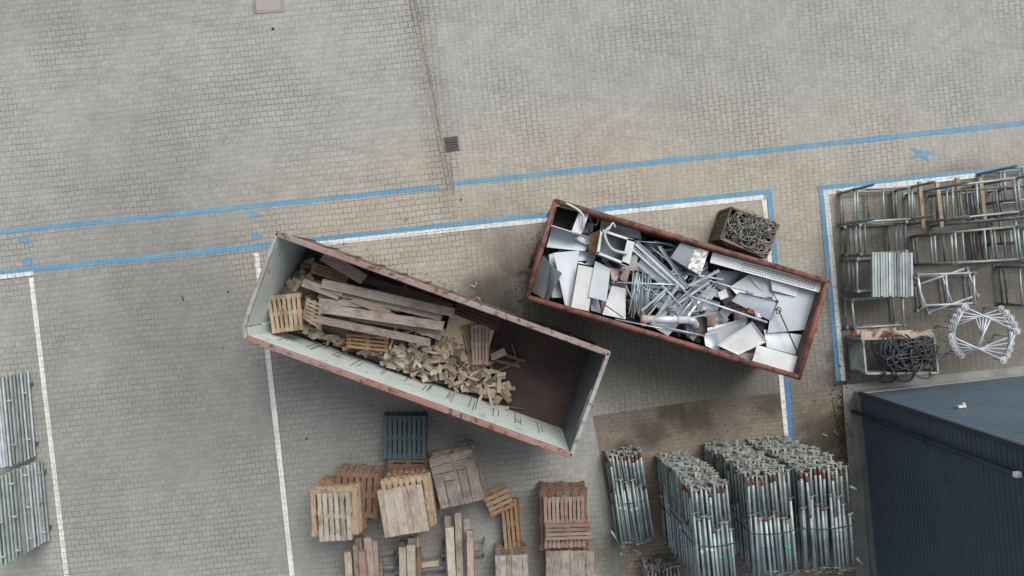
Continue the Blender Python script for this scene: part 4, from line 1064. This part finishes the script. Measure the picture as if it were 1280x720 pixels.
for a, b, mat, lb in (((1150, 227), (1155, 285), 'w_yellow', 'leftmost yellow batten lying across the racks'), ((1172, 227), (1178, 284), 'w_pale', 'pale batten lying across the racks'),
        ((1197, 222), (1203, 279), 'w_yellow', 'yellow batten right of the pale batten'), ((1226, 222), (1232, 275), 'w_yellow', 'rightmost yellow batten on the racks')):
    beam(a, b, .95, .08, .06, mat, lb, GY, 'timber_batten', 'batten')
def tube_frame(px, z, mids, label, mat='galv', knob=True, r=.024, group=GF, name='tube_frame'):
    q = Q(px, z); cen = sum(q, Vector()) / 4
    t = absolute(thing(name, label, 'frame', (cen.x, cen.y, z), group))
    frame_mesh(q, r, mids, t, 'rail', mat)
    for p in q:
        m = MB(); m.tube(p + Vector((0, 0, -.06)), p + Vector((0, 0, .06)), .042 if knob else .03, 10); m.build('corner_socket', 'galv_dark', t)
    return t
def base_shift(px, z0, zlist, fn):
    for i, z in enumerate(zlist): fn(px, z, i)
# stack of frames below the first rack
ordn = ['lowest', 'second', 'third', 'fourth', 'top']
def shifted(px, z, i):  # same ground footprint, seen at height z
    q = [W(x, y, 0) for x, y in px]; return [p + Vector((U(-.012, .012), U(-.012, .012), z)) for p in q]
def frame_stack(px, zs, mids, where, mats=('galv',), r=.024):
    for i, z in enumerate(zs):
        q = shifted(px, z, i); cen = sum(q, Vector()) / 4
        t = absolute(thing('tube_frame', '%s tube frame of the frame stack %s' % (ordn[min(i, 4)], where), 'frame', (cen.x, cen.y, z), GF))
        frame_mesh(q, r, mids, t, 'rail', mats[i % len(mats)])
        for p in q:
            m = MB(); m.tube(p + Vector((0, 0, -.09)), p + Vector((0, 0, .07)), .04, 10); m.build('corner_socket', 'galv_dark', t)
frame_stack([(1053, 284), (1108, 281), (1109, 316), (1054, 319)], (.1, .4, .6, .8), (.12,), 'below the red-collared rack', ('galv_dark', 'galv', 'galv'))
frame_stack([(1052, 325), (1112, 322), (1113, 360), (1053, 363)], (.1, .35, .55, .75), (), 'under the bundle of steel tubes', ('galv_dark', 'galv'))
frame_stack([(1053, 374), (1113, 370), (1115, 404), (1055, 408)], (.1, .5), (), 'next to the low mesh box', ('galv_dark', 'galv'), .027)
# bundle of flat steel lying on the frames
LBU = 'steel tube in the flat bundle resting on the tube frames'
for i in range(15):
    x = 1090.5 + i * 3.45
    A, B = W(x, 315.5 + U(-.6, .6), 1.05), W(x + .8, 370.5 + U(-1, 1), 1.05)
    m = MB(); m.bar(A, B, .05, .05 + .02 * (i % 3 == 0))
    mesh_thing(m, 'square_tube', random.choice(['galv', 'galv', 'galv_white', 'sheet_steel']), LBU, 'steel tube', 'square tubes of the flat bundle')
for i in range(14):
    x = 1092.5 + i * 3.45; A, B = W(x, 316, .98), W(x + .8, 370, .98)
    m = MB(); m.bar(A, B, .045, .05); mesh_thing(m, 'square_tube', 'sheet_steel', LBU, 'steel tube', 'square tubes of the flat bundle')
# two crossed bright frames
tube_frame([(1147, 343.5), (1217, 341), (1218, 379), (1153, 382)], 1.15, (.5,), 'bright level tube frame, upper one of the crossed pair', 'galv_white', r=.026)
tube_frame([(1147, 356), (1208, 335), (1221, 369), (1160, 391)], .95, (.5,), 'bright slanting tube frame, lower one of the crossed pair', 'galv_white', r=.026)
tube_frame([(1143, 347), (1205, 345), (1207, 386), (1146, 388)], .35, (.5,), 'dull tube frame beneath the crossed bright frames', 'galv_dark')
tube_frame([(1146, 349), (1209, 338), (1214, 378), (1151, 385)], .12, (.5,), 'lowest dull tube frame under the crossed bright frames', 'galv_dark')
for i, (a, zz) in enumerate(zip((21, 10, -1.5, -13, -24.6), (.55, .85, 1.15, 1.45, 1.75))):
    c = W(1228.5 , 416.5, zz); c = W(1226 + i * .9, 415 + i * .5, zz)
    t = absolute(thing('disc_foot_frame', ['lowest', 'second lowest', 'middle', 'second highest', 'topmost'][i] + ' frame of the twisted stack with round disc corners', 'frame', c, 'twisted stack of frames with disc corners'))
    ca, sa = math.cos(R(a)), math.sin(R(a)); hx, hy = .64, .36
    q = [c + Vector((sx * hx * ca - sy * hy * sa, sx * hx * sa + sy * hy * ca, 0)) for sx, sy in ((-1, 1), (1, 1), (1, -1), (-1, -1))]
    frame_mesh(q, .021, (.5,), t, 'rail', 'galv_white')
    for p in q:
        m = MB(); m.tube(p + Vector((0, 0, -.02)), p + Vector((0, 0, .035)), .078, 16); m.tube(p + Vector((0, 0, .035)), p + Vector((0, 0, .055)), .03, 10); m.build('disc', 'galv_white', t)
        m = MB(); m.tube(p + Vector((0, 0, -.28 if i else -.54)), p + Vector((0, 0, -.02)), .022, 8); m.build('leg', 'galv_white', t)
        m = MB(); m.path([p + Vector((.055 * math.cos(w_), .055 * math.sin(w_), .037)) for w_ in [k_ * math.pi / 6 for k_ in range(13)]], .006, 4, False); m.build('groove', 'sheet_steel', t)

# ------------------------------------------------------------------ steel props
def make_prop(kind):
    """lies along local -y from its north end at the origin, centre line at z=0"""
    t = thing('steel_prop', 'x', 'steel prop')
    Lp = 2.15; sp = [1.35, 1.15, 1.55, 1.25][kind % 4]; n = 7
    m = MB(); m.tube((0, -Lp + .0, 0), (0, -Lp + sp, 0), .031, n, tint=.2 + .2 * kind)
    if kind == 1: m.tube((0, -Lp + sp * .45, 0), (0, -Lp + sp * .45 + .06, 0), .0325, n, tint=.5, mi=1)
    if kind == 2: m.tube((0, -Lp + sp * .52, 0), (0, -Lp + sp * .52 + .07, 0), .0325, n, tint=.5, mi=2)
    m.build('outer_tube', ['prop', 'teal', 'sticker'], t)
    m = MB(); m.tube((0, -Lp + sp, 0), (0, 0, 0), .028, n, mi=0); 
    if kind in (0, 3): m.tube((0, -.19, 0), (0, -.05, 0), .029, n, mi=1)
    m.build('inner_tube', ['prop_in', 'rust'], t)
    for y in (0, -Lp):
        m = MB(); m.box((0, y, 0), (.115, .012, .07)); m.build('end_plate', 'plate', t)
    m = MB(); m.tube((0, -Lp + sp - .05, 0), (0, -Lp + sp + .01, 0), .036, 8); m.bar((-.06, -Lp + sp, .03), (.07, -Lp + sp + .02, .035), .014, .014); m.build('collar', 'rust' if kind == 3 else 'plate', t)
    return t
protos = [make_prop(k) for k in range(4)]
count = 0
stuff = MB()
PX, PZ = .092, .098
def prop_stack(px, cols, rows, ang, label, visible, jit=.075, L=2.15, shear=0.):
    global count
    a = R(ang); ex = Vector((math.cos(a), math.sin(a), 0)); ey = Vector((-math.sin(a), math.cos(a), 0)); base = W(px[0], px[1])
    for r_ in range(rows):
        for c_ in range(cols):
            off = .5 * PX * (r_ % 2) * .6
            p = base + ex * (c_ * PX + off + U(-.012, .012)) + ey * U(-jit, jit) + Vector((0, 0, .09 + r_ * PZ + U(-.006, .006))) + ex * .055 * r_ * PZ * (rows > 20)
            # bundles slide a little against each other
            p += ey * .05 * ((r_ // 11) % 2)
            if visible(r_, c_):
                k = random.choice((0, 1, 2, 3)); o = copy_tree(protos[k]); o.location = p
                dz = .09 if random.random() < .25 else .016
                o.rotation_euler = (U(-.006, .006), U(-.45, .45), a + U(-dz, dz) * .6)
                tag(o, label, 'steel prop', 'galvanised steel props in bundles'); count += 1
            else:
                d = -ey; rr = random.random()
                stuff.tube(p, p + d * 2.1, .027, 5, tint=rr)
                tl = U(-.35, .35); stuff.box(p, (.115, .012, .06), (ex * math.cos(tl) + Vector((0, 0, math.sin(tl))), ey, Vector((0, 0, math.cos(tl))) - ex * math.sin(tl)), tint=rr)
prop_stack((756, 563), 9, 6, 8.5, 'galvanised prop in the low separate bundle left of the tall stacks', lambda r, c: c == 0 or r >= 4 or c == 8)
R3 = 28
vis = lambda r, c: r >= R3 - 3 or c == 0 or (c == 10 and r > R3 - 6)
prop_stack((820, 568), 9, R3, 5.5, 'galvanised prop in the left one of the three tall stacks', lambda r, c: r >= R3 - 4 or c == 0)
prop_stack((879, 555), 10, R3, 5.5, 'galvanised prop in the middle one of the three tall stacks', lambda r, c: r >= R3 - 3 or (c == 0 and r > 8))
prop_stack((935, 550), 11, R3, 4.5, 'galvanised prop in the right one of the three tall stacks', lambda r, c: r >= R3 - 3 or (c == 0 and r > 8))
prop_stack((803, 698), 9, 7, 5, 'galvanised prop in the bundle cut by the bottom edge', lambda r, c: r >= 6)
o = stuff.build('steel_props', 'plate'); tag(o, 'mass of stacked galvanised props inside the tall stacks', 'steel props', None, 'stuff')
for p in protos:
    for ch in list(p.children): bpy.data.objects.remove(ch)
    bpy.data.objects.remove(p)
# loose clamps and odd short tubes sticking out of the stacks
for k, (a, b, z, z2, lb) in enumerate((((893, 622), (900, 632), 2.5, 2.4, 'short open tube sticking out between left and middle tall stacks'), ((965, 612), (972, 621), 2.5, 2.4, 'short open tube sticking out right of the middle tall stack'),
        ((860, 600), (884, 615), 2.0, 2.5, 'loose tube leaning along the side of the left tall stack'), ((1008, 612), (1016, 614), 2.3, 2.3, 'short tube stub between middle and right tall stacks'),
        ((1062, 608), (1070, 612), 2.5, 2.5, 'upper tube stub on the right side of the right tall stack'), ((1070, 697), (1079, 706), 2.3, 2.3, 'lower tube stub on the right side of the right tall stack'),
        ((764, 664), (774, 679), .5, .3, 'loose tube at the lower left of the low bundle'))):
    m = MB(); A, B = W(a[0], a[1], z), W(b[0], b[1], z2); m.tube(A, B, .03, 10); m.tube(B, B + (B - A).normalized() * .003, .02, 10, mi=1)
    mesh_thing(m, 'loose_tube', ['galv', 'black'], lb, 'tube')
def strap_loop(px, cols, z0, z1, ang, along, label):
    a = R(ang); ex = Vector((math.cos(a), math.sin(a), 0)); ey = Vector((-math.sin(a), math.cos(a), 0)); b = W(px[0], px[1]) - ey * along - ex * .05
    w = cols * PX + .09; m = MB(); s0, s1 = (ex * .055 * z0, ex * .055 * z1) if z1 > .7 or 'tall' in label else (Vector(), Vector()); pts = [b + s0 + Vector((0, 0, z0)), b + s1 + Vector((0, 0, z1))]
    for i in range(1, 8): pts.append(b + s1 + ex * w * i / 8 + Vector((0, 0, z1)) - ey * .05 * math.sin(i / 8 * 3.14))
    pts += [b + s1 + ex * w + Vector((0, 0, z1)), b + s0 + ex * w + Vector((0, 0, z0)), b + s0 + Vector((0, 0, z0))]
    m.path(pts, .011, 5, False); mesh_thing(m, 'strap', 'strap', label, 'strap', 'straps round the prop bundles')
TS = .09 + R3 * PZ
strap_loop((756, 563), 9, .03, .60, 8.5, 1.15, 'dark strap round the low separate prop bundle')
for px, cols, lb in (((820, 568), 9, 'left'), ((879, 555), 10, 'middle'), ((935, 550), 11, 'right')):
    for i, nm_ in enumerate(('lower', 'middle', 'upper')):
        strap_loop(px, cols, .04 + i * TS / 3, (i + 1) * TS / 3 - .0, 5.5, 1.2 - .15 * (i % 2), 'dark %s strap round the %s tall prop stack' % (nm_, lb))

# ------------------------------------------------------------------ tube stacks at the left edge
def tube_stack(px, cols, rows, L, ang, label, pitch=.062, r=.027, jit=.02, taper=0.):
    a = R(ang); ex = Vector((math.cos(a), math.sin(a), 0)); ey = Vector((-math.sin(a), math.cos(a), 0)); base = W(px[0], px[1])
    protos_ = []
    for mt in ('galv', 'galv', 'galv_white'):
        m = MB(); m.tube((0, 0, 0), (0, -L, 0), r, 8, cap=False); m.tube((0, -.004, 0), (0, -.002, 0), r * .9, 8, mi=1); m.tube((0, -L + .002, 0), (0, -L + .004, 0), r * .9, 8, mi=1)
        protos_.append(m.build('scaffold_tube', [mt, 'black']))
    for i in range(rows):
        for c in range(cols):
            if not (c < 2 or i == rows - 1): continue
            o = random.choice(protos_).copy(); C.objects.link(o)
            o.location = base - ex * (c * pitch + (i % 2) * pitch * .5) + ey * U(-jit, jit) + Vector((0, 0, .1 + i * pitch * .97))
            o.rotation_euler = (0, 0, a + U(-.006, .006)); tag(o, label, 'tube', 'galvanised scaffold tubes stacked at the left edge')
    for p_ in protos_: bpy.data.objects.remove(p_)
    return base, ex, ey
for nm_, px, cols, rows, L, lbl, marks in (('upper', (38, 464), 9, 16, 2.12, 'galvanised tube of the upper stack at the left edge', (.25, .75)), ('lower', (55, 574), 7, 29, 2.0, 'galvanised tube of the lower stack at the left edge', (.12, .5, .88))):
    base, ex, ey = tube_stack(px, cols, rows, L, 4.5, lbl)
    k = 0
    for fy in marks:
        for z in ((.35, .85) if rows < 20 else (.3, .75, 1.2, 1.65)):
            if random.random() < .12: continue
            m = MB(); p = base + ex * .09 - ey * L * (fy + U(-.03, .03)) + Vector((0, 0, z)); m.bar(p, p - ex * .5, .035, .05)
            mesh_thing(m, 'spacer_bar', 'green_mark' if (rows > 20 and k == 4) else 'galv_white', ('green spacer bar' if (rows > 20 and k == 4) else 'pale spacer bar') + ' sticking out between the tubes of the %s left stack' % nm_, 'spacer bar', 'spacer bars between the stacked tubes'); k += 1
    for fy in (.15, .85):
        p = base - ey * L * fy; m = MB(); m.bar(p + ex * .05 + Vector((0, 0, .035)), p - ex * (cols * .062) + Vector((0, 0, .035)), .08, .07)
        mesh_thing(m, 'timber_bearer', 'w_dark', 'timber bearer on the ground under the %s left tube stack' % nm_, 'timber', 'bearers under tube stacks')
m = MB(); p = W(-8, 470)
for i in range(9):
    m.tube(p + Vector((-.05 * i, 0, 1.1)), p + Vector((-.05 * i, -2.1, 1.1)), .024)
# ------------------------------------------------------------------ building
cb0 = W(1066, 488.5); cw = W(1088.5, 722); cn = W(1282, 464.5); BH = 8.2
dw = (cw - cb0).normalized(); dn = (cn - cb0).normalized()
t = absolute(thing('warehouse', 'tall dark blue-grey warehouse with ribbed metal cladding at the lower right', 'building', cb0))
def clad(name, d, L, side, D=.03):
    """horizontal ribs extruded along the wall"""
    out = Vector((d.y, -d.x, 0)) * side
    prof = [(.30, 0.)]; z = .30
    while z < BH - .1:
        prof += [(z, .0), (z + .055, .0), (z + .07, D), (z + .115, D), (z + .13, 0.)]; z += .13
    m = MB()
    for (zz, dd) in prof:
        for e in (0.03, L): p = cb0 + d * e + out * (dd - .03); m.v.append((p.x, p.y, zz))
    for i in range(len(prof) - 1):
        b = i * 2; m.face([b, b + 1, b + 3, b + 2], [(0, 0)] * 4, .5)
    return m.build(name, 'cladding', t)
LW = 24.
clad('west_cladding', dw, LW, 1); clad('north_cladding', dn, LW, -1, .012)
ow = Vector((dw.y, -dw.x, 0)); on = -Vector((dn.y, -dn.x, 0))
m = MB(); m.bar(cb0 + dw * LW / 2 - ow * .06 + Vector((0, 0, .15)), cb0 + dw * .0 - ow * .06 + dw * -.0 + Vector((0, 0, .15)), .1, .3) if False else None
m = MB()
A = cb0 - ow * .06; m.bar(A + Vector((0, 0, .15)), A + dw * LW + Vector((0, 0, .15)), .10, .30)
A = cb0 - on * .06 + dn * .12; m.bar(A + Vector((0, 0, .15)), A + dn * LW + Vector((0, 0, .15)), .10, .30); m.build('plinth', 'concrete', t)
m = MB(); m.bar(cb0 - ow * .02 + dw * .09 + Vector((0, 0, BH / 2)), cb0 - ow * .02 + dw * .09 + Vector((0, 0, BH / 2 + .01)), .1, .1) if False else None
m = MB()
zz = Vector((0, 0, BH / 2 + .15))
m.box(cb0 + dw * .03 + ow * .012 + zz, (.07, .03, BH - .3), (dw, ow, Vector((0, 0, 1)))); m.box(cb0 + dn * .03 + on * .012 + zz, (.07, .03, BH - .3), (dn, on, Vector((0, 0, 1)))); m.build('corner_flashing', 'cladding_trim', t)
# drainpipe on the west wall
pp = cb0 + dw * .50 + ow * .075
m = MB(); m.tube((pp.x, pp.y, .05), (pp.x, pp.y, BH - .3), .05, 12); dp = m.build('drainpipe', 'cladding_trim', t)
for z in (1.0, 3.0, 6.2):
    m = MB(); m.box((pp.x, pp.y, z), (.13, .15, .05), (dw, ow, Vector((0, 0, 1)))); m.build('pipe_bracket', 'cladding_trim', dp, loc=t.location)
m = MB(); pl = cb0 + dw * .44 + ow * .14; m.box((pl.x, pl.y, 5.68), (.09, .10, .07), (dw, ow, Vector((0, 0, 1)))); m.tube((pl.x, pl.y, 5.70), (pl.x - .0, pl.y, 5.74), .04, 10); m.build('wall_lamp', 'lamp', t)
# small white vent on the north wall
def on_wall(px, py, along, outv, off):
    best = None
    o = Vector((0, 0, H)); p = W(px, py, 0); dd = (p - o)
    n = outv; k = ((cb0 + outv * off) - o).dot(n) / dd.dot(n); return o + dd * k
pv = on_wall(1202, 508, dn, on, .03)
m = MB(); m.box(pv, (.16, .05, .06), (dn, on, Vector((0, 0, 1)))); m.tube(pv + dn * .05, pv + dn * .05 + on * .07, .03, 10); m.build('wall_vent', 'lamp', t)
m = MB(); q = [cb0, cb0 + dn * LW, cb0 + dn * LW + dw * LW, cb0 + dw * LW]
q = [Vector((p.x, p.y, BH + .1)) for p in q]; m.sheet(q, .25, 0, 1); m.build('roof', 'cladding_trim', t)
m = MB(); q = [cb0 + dn * LW, cb0 + dn * LW + dw * LW, cb0 + dw * LW]
for a, b in ((q[0], q[1]), (q[1], q[2])): m.bar(a + Vector((0, 0, BH / 2)), b + Vector((0, 0, BH / 2)), .05, BH - .3)
m.build('rear_cladding', 'cladding', t)

# ------------------------------------------------------------------ litter and odds on the ground
GL = 'splinters and scraps lying on the paving'
def splinter(a, b, w, mat, label):
    m = MB(); A, B = W(*a), W(*b); m.bar(A + Vector((0, 0, .02)), B + Vector((0, 0, .02)), w, .015); mesh_thing(m, 'splinter', mat, label, 'splinter', GL)
for a, b, w, mat, lb in (((791, 686), (801, 691), .04, 'w_pale', 'pale splinter right below the low prop bundle'), ((775, 693), (777, 691), .07, 'w_pale', 'small white scrap left below the low prop bundle'), ((786, 709), (791, 703), .04, 'w_pale', 'short pale splinter near the bottom edge'),
        ((792, 703), (828, 692), .03, 'w_dark', 'long dark branch lying beside the tall prop stack'), ((588, 356), (594, 359), .035, 'w_pale', 'white scrap on the oil stain between the containers'), ((595, 352), (595, 357), .03, 'w_pale', 'second white scrap on the oil stain'),
        ((596, 371), (601, 375), .04, 'w_pale', 'pale scrap at the rim of the wood container'), ((1028, 542), (1034, 545), .03, 'w_pale', 'white curl of scrap beside the building'), ((1041, 538), (1047, 543), .02, 'w_pale', 'thin white scrap beside the building'),
        ((1040, 500), (1052, 540), .02, 'w_dark', 'thin dark twig by the concrete apron'), ((646, 342), (655, 337), .05, 'rust', 'dark iron bit at the left end of the metal container'), ((648, 376), (655, 375), .04, 'rust', 'small dark bit below the left end of the metal container'),
        ((228, 370), (230, 376), .02, 'black', 'small dark bit on the open paving to the left'), ((285, 364), (286, 365), .06, 'black', 'small dark blob on the paving left of the wood container'), ((383, 547), (384, 549), .05, 'black', 'dark pebble left of the blue pallet'),
        ((771, 577), (773, 577), .05, 'black', 'dark pebble beside the low prop bundle'), ((340, 36), (343, 36), .05, 'black', 'dark spot just below the manhole cover'), ((576, 249), (577, 250), .05, 'black', 'dark pebble below the gutter strip'),
        ((508, 274), (509, 274), .06, 'black', 'dark pebble above the blue and white line'), ((404, 446), (406, 450), .03, 'galv_white', 'tiny pale scrap below the wood container')):
    splinter(a, b, w, mat, lb)
# brown leaf and bark litter against the building (stuff)
m = MB()
for k in range(900):
    f = random.random() ** .7; x, y = 1058 + random.gauss(0, 8), 528 + random.gauss(0, 26)
    if x > 1074 + (y - 488) * .1: continue
    p = W(x, y); a = U(0, 6.28); s_ = U(.015, .06)
    axx = Matrix.Rotation(a, 3, 'Z') @ Matrix.Rotation(U(-.8, .8), 3, 'X')
    m.box(p + Vector((0, 0, U(.012, .04))), (s_, s_ * U(.2, .7), .004), tuple(axx @ v for v in (Vector((1, 0, 0)), Vector((0, 1, 0)), Vector((0, 0, 1)))))
for k in range(300):
    x, y = U(745, 1050), U(500, 560); p = W(x, y); a = U(0, 6.28); s_ = U(.01, .035); axx = Matrix.Rotation(a, 3, 'Z')
    m.box(p + Vector((0, 0, .014)), (s_, s_ * U(.2, .7), .004), tuple(axx @ v for v in (Vector((1, 0, 0)), Vector((0, 1, 0)), Vector((0, 0, 1)))))
for rr in (r1, r2):
    for k in range(420):
        u, v = (U(-1, 1) * rr.L / 2, random.choice((-1, 1)) * (rr.W / 2 + abs(random.gauss(0, .16)))) if random.random() < .75 else (random.choice((-1, 1)) * (rr.L / 2 + abs(random.gauss(0, .16))), U(-1, 1) * rr.W / 2)
        p = rr.world(u, v, .014); a = U(0, 6.28); s_ = U(.008, .035); axx = Matrix.Rotation(a, 3, 'Z')
        m.box(p, (s_, s_ * U(.2, .8), .006), tuple(axx @ v_ for v_ in (Vector((1, 0, 0)), Vector((0, 1, 0)), Vector((0, 0, 1)))))
o = m.build('leaf_litter', 'dirt'); tag(o, 'brown leaf and bark litter scattered on the paving by the building', 'litter', None, 'stuff')

# ------------------------------------------------------------------ light
sc = bpy.context.scene
w = bpy.data.worlds.new('World'); sc.world = w; w.use_nodes = True; nt = w.node_tree
sky = nt.nodes.new('ShaderNodeTexSky'); sky.sky_type = 'NISHITA'; sky.sun_disc = False
EL, AZ = R(52), math.atan2(.50, .87)     # towards the sun: up the picture and slightly right
sky.sun_elevation = EL; sky.sun_rotation = AZ; sky.dust_density = 4.; sky.air_density = 1.
hs = nt.nodes.new('ShaderNodeHueSaturation'); hs.inputs['Saturation'].default_value = .30
bg = nt.nodes['Background']; nt.links.new(sky.outputs[0], hs.inputs['Color']); nt.links.new(hs.outputs[0], bg.inputs['Color']); bg.inputs['Strength'].default_value = .10
sd = bpy.data.lights.new('sun', 'SUN'); sd.energy = 1.3; sd.angle = R(35); sd.color = (1., .985, .95)
so = bpy.data.objects.new('sun', sd); C.objects.link(so)
dirv = Vector((math.sin(AZ) * math.cos(EL), math.cos(AZ) * math.cos(EL), math.sin(EL)))
so.rotation_euler = dirv.to_track_quat('Z', 'Y').to_euler(); so.location = (5, 9, 20)
vs = sc.view_settings; vs.view_transform = 'Standard'; vs.look = 'None'; vs.exposure = .47; vs.gamma = 1.; vs.use_curve_mapping = False
for o in bpy.data.objects:
    if '_abs' in o: del o['_abs']
print('props', count, 'objects', len(bpy.data.objects))
